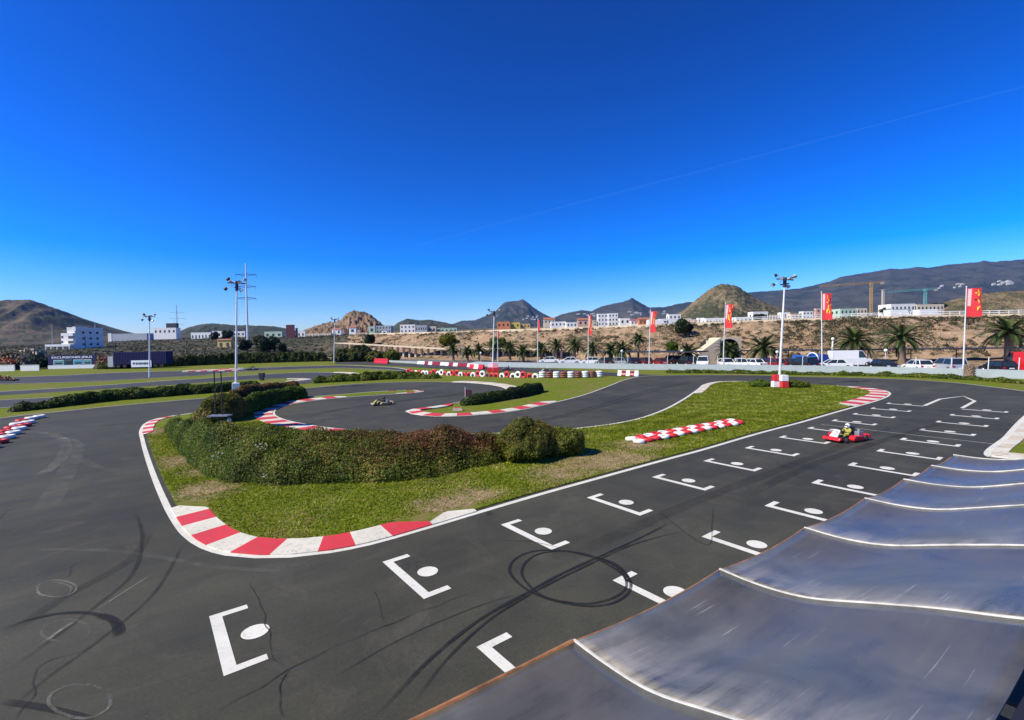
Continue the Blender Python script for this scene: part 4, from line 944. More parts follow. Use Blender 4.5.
C = [('small white car seen from the side left of the middle palms', 'sedan', 'white_gloss', 549, 104, 1.4), ('white car seen side on just right of the palm row', 'sedan', 'white_gloss', 569, 99, 1.5),
     ('low white car left of the narrow flag pole', 'hatch', 'white_gloss', 590, 96, 1.3), ('dark car under the left end of the left carport', 'sedan', 'black_gloss', 605, 93, .2), ('silver fronted car below the leftmost globe lamp', 'hatch', 'silver_paint', 619, 91, 3.2),
     ('black car beside the trunk of the tall palm', 'hatch', 'black_gloss', 630, 90, .3), ('wine red car left of the flag before the bushy tree', 'hatch', 'wine', 644, 89, .2), ('bright red car right of the flag before the bushy tree', 'hatch', 'dark_red', 660, 86, .1),
     ('black car behind the red car under the left carport', 'suv', 'black_gloss', 671, 87, .2), ('large black car left of the tunnel beneath a globe lamp', 'suv', 'black_gloss', 686, 83, .15),
     ('white car showing its dark windscreen in front of the tunnel slope', 'suv', 'white_gloss', 703, 80, 2.7), ('white hatchback right of the tunnel flag pole', 'hatch', 'white_gloss', 727, 78, 3.1), ('white car with dark grille behind a wall post', 'hatch', 'white_gloss', 741, 77, 2.9),
     ('plain white saloon left of the dark cars by the palm', 'sedan', 'white_gloss', 753, 76, .35), ('navy car tucked under the small palm', 'hatch', 'navy', 766, 77, .2), ('dark red car just left of the right floodlight mast', 'hatch', 'dark_red', 774, 75, .1),
     ('black car right of the right floodlight mast', 'sedan', 'black_gloss', 790, 74, .2), ('dark off-roader left of the blue truck', 'suv', 'black_gloss', 803, 71, .1),
     ('white saloon parked side on in front of the white van', 'sedan', 'white_gloss', 834, 69.5, 1.3), ('dark car with white bumper under the globe lamp', 'sedan', 'black_gloss', 884, 66.5, 3.0),
     ('white hatchback seen from behind in the middle of the right car park', 'hatch', 'white_gloss', 918, 63.5, -.15), ('pale grey off-roader seen from behind left of the nearest flag', 'suv', 'silver_paint', 948, 60.5, -.18),
     ('black hatchback with pale plate right of the stump', 'hatch', 'black_gloss', 999, 58, -.2)]
for lab, k_, c_, px, Y, rz in C: car(lab, k_, c_, px, Y, rz)
car('long white panel van parked side on behind the wall', 'van', 'white_gloss', 850, 74.5, -1.78, 'van'); car('red van cut by the right edge of the picture', 'van', 'red_gloss', 1029, 57.5, -.1, 'van')
for k_ in CARS:
    def rm(o):
        for ch in list(o.children): rm(ch)
        bpy.data.objects.remove(o)
    rm(CARS[k_])
# blue truck: cab with an arched white frame and a blue box
t = thing('flatbed_truck', 'blue truck with a white arched frame left of the white van', 'truck', (XA(811, 73), 73, .3), -1.3, 'vehicles parked behind the white wall')
MB().box((0, 0, .7), (2.0, 5.2, .35)).build('chassis', 'dark_steel', t); MB().box((0, -1.2, 1.25), (2.1, 2.6, 1.0)).box((0, -2.3, 1.3), (2.1, .12, 1.4)).build('box', 'blue_paint', t, bevel=.04)
MB().prism([(.5, .8), (2.5, .8), (2.5, 1.4), (2.1, 2.05), (.6, 2.1)], -1., 1.).build('cab', 'blue_paint', t, bevel=.06); MB().box((0, 2.3, 1.7), (1.7, .3, .45)).build('window', 'glass', t); MB().torus((0, .3, 1.3), 1.0, .09, (0, 1, 0), 18, 8, a0=0, a1=2*PI).build('arched_frame', 'white_gloss', t)
for s in (-1, 1):
    for y in (1.7, -1.5): MB().cyl((s*.75, y, .42), (s*1.05, y, .42), .42, .42, 18).build('wheel', 'black_rubber', t)

# ================================================================== DRIVERS AND KARTS
def seated_driver():
    J = [(0, .10, .30), (0, .14, .48), (0, .18, .66), (0, .16, .78), (0, .155, .83),                      # pelvis chest neck
         (.17, .17, .70), (.25, -.02, .55), (.13, -.24, .56), (.11, -.30, .57), (-.17, .17, .70), (-.25, -.02, .55), (-.13, -.24, .56), (-.11, -.30, .57),
         (.10, .02, .28), (.16, -.34, .40), (.13, -.68, .17), (.13, -.78, .22), (-.10, .02, .28), (-.16, -.34, .40), (-.13, -.68, .17), (-.13, -.78, .22)]
    E_ = [(0, 1), (1, 2), (2, 3), (3, 4), (2, 5), (5, 6), (6, 7), (7, 8), (2, 9), (9, 10), (10, 11), (11, 12), (0, 13), (13, 14), (14, 15), (15, 16), (0, 17), (17, 18), (18, 19), (19, 20)]
    Rr = [.15, .15, .16, .065, .06, .085, .06, .045, .04, .085, .06, .045, .04, .10, .075, .05, .045, .10, .075, .05, .045]
    me = bpy.data.meshes.new('person'); me.from_pydata(J, E_, []); o = bpy.data.objects.new('tmp', me); COL.objects.link(o)
    md = o.modifiers.new('skin', 'SKIN')
    for v, r in zip(me.skin_vertices[0].data, Rr): v.radius = (r, r*.85)
    me.skin_vertices[0].data[0].use_root = True; sb = o.modifiers.new('sub', 'SUBSURF'); sb.levels = 1; sb.render_levels = 1
    dg = bpy.context.evaluated_depsgraph_get(); dg.update(); nm = bpy.data.meshes.new_from_object(o.evaluated_get(dg)); bpy.data.objects.remove(o)
    nm.name = 'person'; return nm
BODY = seated_driver()
def driver(label, loc, rz, suit, helmet, sc=1., group=None):
    me = BODY.copy(); me.materials.clear(); me.materials.append(MATS[suit]); me.polygons.foreach_set('use_smooth', [True]*len(me.polygons))
    o = bpy.data.objects.new('person', me); COL.objects.link(o); o.location = loc; o.rotation_euler = (0, 0, rz); tag(o, label, 'person', group); o.scale = (sc,)*3
    h = MB().sph((0, .14, .93), (.135, .155, .15), 16, 12).box((0, .02, .86), (.15, .10, .09)).build('helmet', helmet, o, smooth=True); MB().box((0, .0, .945), (.21, .06, .075)).build('visor', 'glass', h, bevel=.02)
    for s in (-1, 1):
        g = MB().sph((s*.115, -.31, .57), (.045, .055, .05), 8, 6)
        for k in range(4): g.cyl((s*(.10+.018*k), -.34, .60-.012*k), (s*(.09+.018*k), -.385, .565-.012*k), .011, .009, 6)
        g.cyl((s*.09, -.30, .60), (s*.075, -.35, .62), .012, .010, 6); g.build('glove', 'cloth_black', o)
        MB().box((s*.13, -.80, .20), (.09, .12, .22), 0, 0, (.9, .6)).build('shoe', 'cloth_black', o, bevel=.03)
    return o
def build_kart():
    t = thing('racing_kart', 'kart', 'kart')
    f = MB(); 
    for s in (-1, 1): f.tube([(s*.32, -.95, .10), (s*.34, -.3, .09), (s*.32, .75, .10)], .02, 6)
    for y in (-.9, -.35, .3, .72): f.cyl((-.36, y, .10), (.36, y, .10), .018, .018, 6)
    f.box((0, -.45, .075), (.62, 1.0, .015)); f.cyl((-.55, .62, .14), (.55, .62, .14), .022, .022, 8); f.build('frame', 'dark_steel', t)
    for s in (-1, 1): MB().prism([(-.42, .08), (.40, .08), (.44, .20), (.30, .30), (-.28, .33), (-.44, .20)], s*.40-.02*s, s*.68).build('side_pod', 'red_gloss', t, bevel=.04)
    MB().prism([(-1.18, .10), (-.95, .10), (-.92, .20), (-1.0, .26), (-1.14, .22)], -.46, .46).build('front_bumper', 'red_gloss', t, bevel=.04)
    MB().add([(-.20, -.98, .26), (.20, -.98, .26), (.15, -.66, .56), (-.15, -.66, .56), (-.20, -.92, .24), (.20, -.92, .24), (.15, -.60, .52), (-.15, -.60, .52)], [(0, 1, 2, 3), (7, 6, 5, 4), (0, 4, 5, 1), (1, 5, 6, 2), (2, 6, 7, 3), (3, 7, 4, 0)]).build('nose_panel', 'plate', t)
    MB().tube([(-.58, .55, .30), (-.62, .92, .26), (-.2, 1.0, .26), (.2, 1.0, .26), (.62, .92, .26), (.58, .55, .30)], .04, 8).box((0, .98, .2), (1.1, .09, .18)).build('rear_bumper', 'red_gloss', t)
    s_ = MB(); s_.prism([(-.06, .12), (.24, .10), (.36, .30), (.44, .66), (.40, .68), (.30, .36), (.20, .17), (-.06, .17)], -.19, .19).box((-.20, .16, .26), (.03, .36, .22)).box((.20, .16, .26), (.03, .36, .22)); s_.build('seat', 'black_gloss', t, bevel=.02)
    MB().torus((0, -.33, .555), .145, .017, (0, .55, .8), 20, 8).cyl((0, -.60, .2), (0, -.33, .55), .014, .014, 6).build('steering_wheel', 'cloth_black', t)
    MB().box((.36, .42, .30), (.24, .34, .32)).cyl((.36, .42, .46), (.36, .42, .56), .08, .08, 10).build('engine', 'steel_grey', t, bevel=.02)
    for x, y, r, w in ((-.52, -.72, .13, .13), (.52, -.72, .13, .13), (-.56, .62, .14, .20), (.56, .62, .14, .20)):
        wo = MB().torus((x, y, r), r*.66, r*.36, (1, 0, 0), 20, 8, sq=w/(2*r*.36)).build('wheel', 'black_rubber', t, smooth=True); MB().cyl((x-w*.3, y, r), (x+w*.3, y, r), r*.5, r*.5, 12).build('rim', 'silver_paint', wo)
    return t
K0 = build_kart()
m = MB()                                          # digits 17 on the nose panel of the red kart
def on_panel(u, v, e=.006): return (u, -.98+.32*v-e*.7, .26+.30*v+e)
def pquad(m, u0, v0, u1, v1): m.add([on_panel(u0, v0), on_panel(u1, v0), on_panel(u1, v1), on_panel(u0, v1)], [(0, 1, 2, 3)])
pquad(m, -.085, .2, -.055, .8); pquad(m, -.02, .68, .09, .8); pquad(m, .05, .2, .08, .68)
np_ = [c for c in K0.children if c.name.startswith('nose_panel')][0]; m.build('digits', 'red_paint', np_)
def kart(klabel, dlabel, px, pyb, rz, col, panel, suit, helmet, first=False, sc=1.):
    loc = G(px, pyb); loc.z = .016
    sw = {'red_gloss': col, 'plate': panel}
    k = K0 if first else dup(K0, klabel, swap=sw)
    if first: k['label'] = klabel
    else:
        for c in k.children:
            if c.name.startswith('nose_panel'):
                for d in list(c.children): bpy.data.objects.remove(d)
    k['group'] = 'karts on the circuit'; k.location = loc; k.rotation_euler = (0, 0, rz); k.scale = (sc,)*3
    driver(dlabel, loc-Vector((0, 0, .04*sc)), rz, suit, helmet, sc*.82, 'kart drivers')
kart('red racing kart with number 17 on the start grid', 'driver in lime suit and white helmet sitting in the red kart on the grid', 846, 440, -A_-.28, 'red_gloss', 'render_cream', 'suit_lime', 'white_gloss', True, sc=1.)
kart('ochre and black racing kart in the left hairpin', 'driver in dark suit and dark helmet in the ochre kart of the hairpin', 383, 404.8, -1.0, 'kart_ochre', 'suit_lime', 'cloth_black', 'black_gloss', sc=.85)
kart('dark red kart on the far straight before the white wall', 'driver with pink helmet in the dark red kart on the far straight', 508, 370.3, -1.4, 'wine', 'cloth_pink', 'navy', 'cloth_pink', sc=.95)
kart('small dark kart on the far straight behind the tyre row', 'driver with white helmet on the far straight behind the tyres', 547, 372.2, -1.4, 'dark_steel', 'plate', 'cloth_black', 'white_gloss', sc=.95)
kart('dark kart running on the far track left of the tall mast', 'driver in olive suit on the far track left of the tall mast', 252, 370.2, -1.5, 'black_gloss', 'render_ochre', 'hill_green', 'black_gloss', sc=1.15)
kart('black kart second from the left edge of the picture on the far track', 'driver in brown suit in the kart second from the left edge', 9.5, 381, 1.5, 'black_gloss', 'render_ochre', 'rust', 'render_ochre', sc=1.2)
kart('kart half cut off by the left edge of the picture on the far track', 'driver in orange suit in the kart cut off by the left edge', 1, 380.5, 1.5, 'wine', 'orange', 'rust', 'orange', sc=1.2)

# ================================================================== BUILDINGS
def building(label, x0, x1, yt, yb, Y, mat, roof=None, dep=None, win=None, cat='house', name='house', gable=False, group=None, wins=None):
    A0 = AT(x0, (yt+yb)/2, Y); A1 = AT(x1, (yt+yb)/2, Y); w = A1.x-A0.x; zt = AT((x0+x1)/2, yt, Y).z; zb = AT((x0+x1)/2, yb, Y).z; h = zt-zb; dep = dep or w*(.7 if x0 > 300 else .3)
    cx = (A0.x+A1.x)/2; ext = max(3., h*.8)
    t = thing(name, label, cat, (cx, Y, zb), 0, group)
    m = MB().box((0, dep/2, (h-ext)/2), (w, dep, h+ext))
    if not gable: m.box((0, dep/2, h+.012*w), (w*1.0+.06, dep+.06, .03*w))
    m.build('wall', mat, t)
    if gable or roof:
        if gable:
            MB().prism([(-.4, h), (dep+.4, h), (dep/2, h+min(dep, w)*.28)], -w/2-.3, w/2+.3).build('roof', roof or 'roof_tile', t)
        else: MB().box((0, dep/2, h+.03*w+.12), (w+.5, dep+.5, .25)).build('roof', roof, t)
    if win:
        nx, nyw = win; ww, wh = w/nx*.38, h/nyw*.40
        for i in range(nx):
            for j in range(nyw):
                x = -w/2+w*(i+.5)/nx; zz = h*(j+.52)/nyw
                MB().box((x, -.02, zz), (ww, .10, wh)).build('window', 'window_dark', t)
        for j in range(nyw): MB().box((-w/2-.02, dep*.5, h*(j+.52)/nyw), (.10, dep*.25, wh)).build('window', 'window_dark', t)
    return t
D6 = 430
TOWN = [  # label, x0,x1,ytop,ybot,Y,mat,gable,win
 ('orange house right of the slim mast, left of the yellow house', 497, 510, 322, 328, 380, 'render_orange', 0, (3, 1)), ('yellow house beside the orange house on the ridge', 510.5, 520, 322.8, 328, 385, 'render_yellow', 0, (2, 1)), ('long low ochre green house right of the yellow house', 520.5, 530, 324, 328, 390, 'render_ochre', 0, (3, 1)),
 ('beige house with tiled roof standing above the narrow flag', 544, 555, 319.5, 324, 520, 'render_cream', 1, (3, 1)), ('white house with dark openings below the beige house', 551, 566, 322, 327, 400, 'render_white', 0, (4, 1)), ('long pale house left of the pink house', 566.5, 577, 322.5, 327.5, 395, 'render_white', 0, (3, 1)),
 ('pink house with dark red roof left of the furled flag', 578, 588, 320, 326, 440, 'render_pink', 1, (2, 1)), ('small cream house behind the furled flag', 589, 597, 320.5, 326, 430, 'render_cream', 0, (2, 2)),
 ('tall white block, left of the two highest white blocks', 598, 607.5, 314, 326, 430, 'render_white', 0, (3, 3)), ('tall white block, right of the two highest white blocks', 608.5, 618, 313.5, 326, 440, 'render_white', 0, (3, 3)),
 ('low white house with one dark window right of the tall blocks', 620, 630, 318.5, 325, 430, 'render_white', 0, (2, 1)), ('white cottage left of the brown roofed houses', 631, 637.5, 320.5, 325, 425, 'render_white', 1, (2, 1)), ('orange brown house left of the bushy tree flag', 639, 650, 319.5, 325, 420, 'render_orange', 1, (3, 1)),
 ('white house between the flag and the bushy tree', 660, 669, 319, 325, 430, 'render_white', 0, (3, 1)), ('raised white house higher up behind the bushy tree', 669, 681, 314.5, 320, 620, 'render_white', 0, (3, 1)), ('cream house right of the bushy tree', 684, 691.5, 318.5, 324.5, 430, 'render_cream', 0, (2, 1)),
 ('small orange house at the foot of the cone hill', 692, 697.5, 320, 325, 420, 'render_orange', 0, (1, 1)), ('small white house at the foot of the cone hill', 698, 704, 318, 324, 430, 'render_white', 0, (2, 1)), ('long low white house left of the tunnel flag', 706, 724.5, 318.5, 323.5, 420, 'render_white', 0, (6, 1)),
 ('low white wall house right of the tunnel flag', 736, 752, 317.5, 322, 420, 'render_white', 0, (4, 1)), ('white house wrapped around a dark tree', 753, 768, 312, 321, 430, 'render_white', 0, (4, 1)), ('wide cream house left of the right mast', 769.5, 778, 315, 321, 430, 'render_cream', 0, (3, 1)), ('wide white house right of the right mast', 781, 790, 312.5, 320, 430, 'render_white', 0, (3, 1)),
 ('low white house on the ridge between mast and flag', 791, 802, 314, 319, 420, 'render_cream', 0, (3, 1)), ('white two storey house left of the pale pink house', 803, 813, 311.5, 319, 440, 'render_white', 0, (3, 2)), ('pale pink tower house behind the blue truck flag', 816, 821, 308.5, 318, 450, 'render_pink', 0, (1, 2)),
 ('white house right of the blue truck flag', 831, 840, 309.5, 317.5, 440, 'render_white', 0, (3, 1)), ('pale green warehouse left of the ochre crane', 840.5, 856, 309, 315, 430, 'render_green', 0, (4, 1)), ('cream house at the foot of the ochre crane', 857, 867, 308.5, 314.5, 430, 'render_cream', 0, (3, 1)),
 ('long white industrial hall between the cranes', 891, 915, 304.5, 312, 430, 'render_white', 0, (6, 1)), ('flat cream hall under the teal crane', 917, 944, 305, 311, 430, 'render_cream', 0, (7, 1)), ('small green roofed hall in front of the white industrial hall', 893, 911, 309.5, 314, 360, 'render_green', 0, (4, 1)),
 ('white stepped modern villa on the bank above the pergola', 400, 415, 325, 333, 330, 'render_white', 0, (4, 2)), ('blue glazed wing of the modern villa', 415.5, 427, 325.5, 332, 330, 'render_grey', 0, (5, 1)), ('beige house right of the modern villa', 427.5, 436, 326.5, 333, 335, 'render_cream', 0, (2, 1)), ('long hall with green roof right of the beige house', 436.5, 457, 328.5, 332, 340, 'render_green', 0, (5, 1)),
 ('teal walled shed below the rocky hill', 368.5, 375, 326.5, 333.5, 340, 'render_green', 0, (1, 1)), ('dark modern block right of the rocky hill', 376, 391, 326, 333, 345, 'render_grey', 0, (5, 2)), ('small bright white kiosk in front of the dark block', 381.5, 387, 331, 334, 300, 'render_white', 0, (1, 1)),
 ('pale green warehouse on the ridge left of the dark hoarding', 264.5, 282, 332, 338, 420, 'render_green', 0, (3, 1)), ('white house right of the dark hoarding', 297, 305, 331.5, 337.5, 420, 'render_white', 0, (2, 1)), ('white house with slanting roof right of the back mast', 332, 341, 329.5, 335, 420, 'render_white', 1, (2, 1)),
 ('white chapel like house with a peaked top under the rocky hill', 349, 356, 327.5, 334, 420, 'render_white', 1, (1, 1)), ('low cream house right of the peaked white house', 356.5, 368, 333, 337, 400, 'render_cream', 0, (3, 1)), ('long low white wall building right of the hoarding', 306, 331, 334.2, 337.5, 410, 'render_cream', 0, (8, 1)),
 ('white warehouse between the pylon and the round trees', 191, 211, 333, 340.5, 430, 'render_white', 0, (6, 1)), ('long white warehouse behind the two round trees', 212, 231, 331.5, 338, 470, 'render_white', 0, (4, 1)), ('white shed just left of the tall pylon', 232.5, 245, 331.5, 337, 480, 'render_white', 0, (3, 1)),
 ('pale long hall left of the pylons', 153.5, 176, 328.5, 334.5, 430, 'render_white', 0, (5, 1)), ('black roofed hall directly under the thin pylon', 166, 176.5, 323.5, 328.5, 440, 'dark_steel', 0, None), ('very long hazy grey hall right of the apartment block', 112, 147, 334.5, 342, 520, 'render_grey', 0, None), ('white end block beside the long grey hall', 108, 111.5, 333.5, 343.5, 500, 'render_white', 0, None),
 ('ochre house with red brown roof right of the pylons', 217.5, 231, 340, 349.5, 260, 'render_ochre', 1, (2, 1)), ('small white house among the dark trees on the left', 237, 241, 345, 350, 250, 'render_white', 0, (1, 1))]
for lab, x0, x1, yt, yb, Y, mt, gb, wn in TOWN: building(lab, x0, x1, yt, yb, Y, mt, gable=bool(gb), win=wn)
# the apartment block
Yb = 300; fx0, fx1 = XA(68, Yb), XA(76, Yb); zt_ = AT(76, 328, Yb).z; zb_ = AT(76, 350, Yb).z; hh_ = zt_-zb_; dl = 20.5
t = thing('apartment_block', 'white four storey apartment block with sunlit terraces and a long grey shaded side', 'building', ((fx0+fx1)/2, Yb, zb_)); ww_ = fx1-fx0
MB().box((0, dl/2, (hh_-4)/2), (ww_, dl, hh_+4)).box((0, dl/2, hh_+.25), (ww_+.1, dl+.1, .5)).build('wall', 'render_white', t)
for i_ in range(3):
    for j_ in range(3): MB().box((ww_/2+.02, dl*(.28+.25*i_), hh_*(.20+.27*j_)+.8), (.12, dl*.085, hh_*.10)).build('window', 'window_dark', t)
def sub(x0, x1, yt, yb, y0, dep, name, mat):
    a = AT(x0, yt, Yb); b = AT(x1, yb, Yb); MB().box(((a.x+b.x)/2-t.location.x, y0+dep/2, (a.z+b.z)/2-t.location.z), (b.x-a.x, dep, a.z-b.z)).build(name, mat, t)
sub(62.5, 75.6, 333.2, 352, -1.2, 8, 'terrace_wing', 'render_white'); sub(73.5, 76.8, 326.6, 331, -.8, 9, 'stair_tower', 'render_white'); sub(52.5, 77.5, 344.5, 346.2, -5, 4, 'porch_roof', 'render_white')
for x in (53, 58, 64, 70, 76): sub(x, x+1.1, 346.2, 353, -5, .7, 'porch_column', 'render_white')
for yy in (336.0, 341.0): sub(70, 75, yy, yy+2.4, -1.3, .3, 'balcony_opening', 'window_dark'); sub(63, 65, yy, yy+2.1, -1.3, .3, 'balcony_opening', 'window_dark')
sub(75, 75.6, 322.5, 327.2, 14, .5, 'roof_mast', 'steel_grey')
t = building('dark red advertising hoarding standing on the ridge', 286, 294.5, 325, 333, 380, 'wine', dep=.5, cat='billboard', name='hoarding')
t = building('square navy hoarding edge beside the dark red hoarding', 295.5, 297.5, 328, 333.5, 385, 'navy', dep=.5, cat='billboard', name='hoarding')
# billboard with lettering
Ys = 136; a = AT(48, 355.5, Ys); b = AT(97, 368, Ys); w = b.x-a.x; h = a.z-b.z
t = thing('billboard', 'navy billboard with white lettering and four coach pictures over a pale strip', 'billboard', ((a.x+b.x)/2, Ys, b.z)); MB().box((0, 0, h*.56), (w, .2, h*.88)).build('panel', 'board_navy', t); MB().box((0, -.06, h*.13), (w*1.01, .22, h*.26)).build('lower_strip', 'board_white', t)
for s in (-.4, -.13, .13, .4): MB().box((w*s, .25, h*.3-1), (.15, .15, h*.6+2)).build('post', 'dark_steel', t)
for i, (u0, u1, c) in enumerate(((.115, .325, 'bus_green'), (.345, .51, 'navy'), (.53, .72, 'bus_teal'), (.735, .90, 'bus_green'))):
    pc = MB().box((w*((u0+u1)/2-.5), -.12, h*.47), (w*(u1-u0), .04, h*.36)).build('coach_picture', 'board_white' if i != 1 else 'bus_teal', t); MB().box((w*((u0+u1)/2-.5), -.15, h*.47), (w*(u1-u0)*.92, .03, h*.30)).box((w*((u0+u1)/2-.5), -.17, h*.40), (w*(u1-u0)*.7, .03, h*.10), 0, 1).build('coach', [c if c != 'navy' else 'black_gloss', 'window_dark'], pc)
def text(body, size, loc, mat, parent, name='lettering', fit=None):
    cu = bpy.data.curves.new(name, 'FONT'); cu.body = body; cu.size = size; cu.align_x = 'CENTER'; cu.align_y = 'CENTER'; cu.extrude = .01; cu.offset = size*.018
    o = bpy.data.objects.new(name, cu); COL.objects.link(o); dg = bpy.context.evaluated_depsgraph_get(); dg.update(); me = bpy.data.meshes.new_from_object(o.evaluated_get(dg)); bpy.data.objects.remove(o)
    me.materials.clear(); me.materials.append(MATS[mat]); o = bpy.data.objects.new(name, me); COL.objects.link(o); o.parent = parent; o.location = loc; o.rotation_euler = (PI/2, 0, 0)
    if fit:
        xs = [v.co.x for v in me.vertices]; o.scale.x = fit/(max(xs)-min(xs))
    return o
text('EXCURSIONES JESUS', h*.20, (0, -.13, h*.83), 'board_white', t, fit=w*.84)
# blue trailer, white banner
a = AT(117, 352.2, 128); b = AT(170, 363.5, 128); w = b.x-a.x; h = a.z-b.z; t = thing('container_trailer', 'long dark blue container trailer with a pale cab end parked behind the hedge', 'trailer', ((a.x+b.x)/2, 128, .3)); h0 = b.z-.3
m = MB().box((0, 0, h0+h/2), (w, 2.5, h))
for i in range(34): m.box((-w/2+w*(i+.5)/34, -1.28, h0+h/2), (w/68, .06, h*.94))
m.build('container', 'board_navy', t); MB().box((-w/2-.9, 0, 1.6), (1.5, 2.4, 2.8)).build('cab', 'render_grey', t, bevel=.1)
for x in (-.42, -.3, .28, .40): MB().cyl((w*x, -1.2, .5), (w*x, -.9, .5), .5, .5, 16).build('wheel', 'black_rubber', t)
a = AT(131, 360.5, 123); b = AT(151.5, 366.8, 123); w = b.x-a.x; h = a.z-b.z; t = thing('white_banner', 'white fence banner with dark lettering behind the slim left mast', 'banner', ((a.x+b.x)/2, 123, b.z)); MB().box((0, 0, h/2), (w, .05, h)).build('cloth', 'board_white', t)
for s in (-1, 1): MB().cyl((s*w*.49, .06, -1), (s*w*.49, .06, h), .04, .04, 8).build('post', 'steel_grey', t)
m = MB(); rr = random.Random(3); m.sph((-w*.36, -.04, h*.55), (h*.17, .01, h*.17), 12, 6)
x = -w*.25
while x < w*.36: ww = h*(.07+.07*rr.random()); m.box((x, -.035, h*.52), (ww, .02, h*(.22+.18*rr.random()))); x += ww+h*.05
m.build('lettering', 'navy', t)
for x0, x1, lab in ((-6, 15, 'white low wall panel nearest the left edge of the picture'), (20.5, 39.5, 'white low wall panel left of the navy billboard')):
    a = AT(x0, 365.3, 127); b = AT(x1, 371, 127); o = MB().box((0, 0, (a.z-b.z)/2), (b.x-a.x, .2, a.z-b.z)).box((0, 0, a.z-b.z+.03), (b.x-a.x+.1, .3, .06)).build('wall_panel', 'render_white'); o.location = ((a.x+b.x)/2, 127, b.z); tag(o, lab, 'wall')
# scrap and junk in the yard on the left
for i, (x, y, Y, sz, c) in enumerate([(3, 358, 138, 2.6, 'rust'), (10, 360, 134, 1.8, 'orange'), (21, 357, 150, 2.4, 'rock'), (34, 350, 200, 4, 'dirt_path'), (103, 358, 140, 2.4, 'rust'), (109, 360, 138, 1.8, 'dark_red'), (100, 362, 132, 1.6, 'rust'), (27, 361, 134, 1.6, 'dark_steel')]):
    p = AT(x, y, Y); m = MB(); rr = random.Random(i)
    for k in range(34): m.box(((rr.random()-.5)*sz*1.7, (rr.random()-.5)*sz, (rr.random()-.75)*sz*.6), (sz*(.1+.25*rr.random()), sz*.3, sz*(.08+.16*rr.random())), rr.random()*3, 0, (.7, .8))
    m.box((0, 0, -sz*1.0), (sz*1.7, sz*.8, sz*1.3), 0, 0, (.35, .4), ) if False else m.cyl((0, 0, -p.z), (0, 0, -.1*sz), sz*1.1, sz*.5, 9, 1); o = m.build('scrap_heap', [c, 'earth_dark']); o.location = p
    tag(o, ['rust coloured scrap heap at the left edge of the yard', 'orange scrap beside the rusty heap at the left edge', 'pale rubble heap behind the white wall panels', 'sandy rubble mound below the big hill', 'rusty scrap heap just right of the navy billboard', 'dark red scrap left of the blue trailer', 'low rusty pile at the corner of the billboard', 'dark scrap heap above the gap between wall panels'][i], 'scrap')

# ================================================================== TUNNEL, HIGHWAY PARAPET, CRANES, STUMP
YT = 90; a = AT(719, 339, YT); b = AT(739, 353, YT); cx = (a.x+b.x)/2; zb = .5; zt = a.z; rw = (b.x-a.x)/2
t = thing('tunnel_portal', 'sandy concrete tunnel mouth with a sloping wing wall in the bank', 'tunnel', (cx, YT, 0)); m = MB()
ws = rw*1.22; ot = zt+.25; ring = [(-rw, zb)]+[(-rw*math.cos(PI*k/14), max(zb, zt-rw*.85+rw*.85*math.sin(PI*k/14))) for k in range(15)]+[(rw, zb)]
outer = [(-ws, zb), (-ws, ot*.72)]+[(-ws+2*ws*k/12, ot if 1 < k else ot*.9) for k in range(13)]+[(ws, ot*.72), (ws, zb)]
n_ = len(ring)
for k in range(n_-1):
    u0, u1 = k/(n_-1), (k+1)/(n_-1)
    o0 = outer[min(len(outer)-1, round(u0*(len(outer)-1)))]; o1 = outer[min(len(outer)-1, round(u1*(len(outer)-1)))]
    m.add([(ring[k][0], 0, ring[k][1]), (ring[k+1][0], 0, ring[k+1][1]), (o1[0], 0, o1[1]), (o0[0], 0, o0[1])], [(0, 1, 2, 3)])
    m.add([(ring[k][0], 0, ring[k][1]), (ring[k+1][0], 0, ring[k+1][1]), (ring[k+1][0], 9, ring[k+1][1]), (ring[k][0], 9, ring[k][1])], [(0, 1, 2, 3)], 1)
    m.add([(o0[0], 0, o0[1]), (o1[0], 0, o1[1]), (o1[0], 5, o1[1]), (o0[0], 5, o0[1])], [(0, 1, 2, 3)])
m.build('portal', ['pale_stone', 'tunnel_dark'], t); MB().box((0, 8.8, zt/2), (rw*2.0, .3, zt-1.5)).build('tunnel_end', 'tunnel_dark', t)
wl = AT(699, 350, YT-6).x-cx
MB().add([(-ws*.8, -.5, zb-1), (-ws*.8, -.3, ot*.98), (wl, -1.2, zb+.5), (wl, -1.2, zb-1), (-ws*.8, 2.5, zb-1), (-ws*.8, 2.5, ot*.98), (wl, 2., zb+.5), (wl, 2, zb-1)], [(0, 1, 2, 3), (4, 7, 6, 5), (1, 5, 6, 2), (3, 2, 6, 7), (0, 4, 5, 1)]).build('wing_wall', 'pale_stone', t)
m = MB(); p = []
for px in list(range(366, 1130, 10)):
    Y = tb(NY[1], px)+1; p.append(Vector((XA(px, Y), Y, terrain_z(px, Y)+.2*0)))
for a, b in zip(p, p[1:]):
    m.add([a+Vector((0, 0, -.8)), b+Vector((0, 0, -.8)), b+Vector((0, 0, .75)), a+Vector((0, 0, .75)), a+Vector((0, .5, -.8)), b+Vector((0, .5, -.8)), b+Vector((0, .5, .75)), a+Vector((0, .5, .75))], [(0, 1, 2, 3), (3, 2, 6, 7), (7, 6, 5, 4)])
tag(m.build('highway_parapet', 'pale_stone'), 'long pale stone parapet running along the top of the cut bank', 'parapet')
rail = thing('guard_rail', 'pale steel guard rail with posts along the highway on the right', 'rail'); m = MB(); pr = [q for q in p if 46 < q.x < 200]
for a, b in zip(pr, pr[1:]):
    for hz in (1.1, 1.5): m.cyl(a+Vector((0, 1.5, hz)), b+Vector((0, 1.5, hz)), .07, .07, 6)
m.build('rail', 'mast_white', rail)
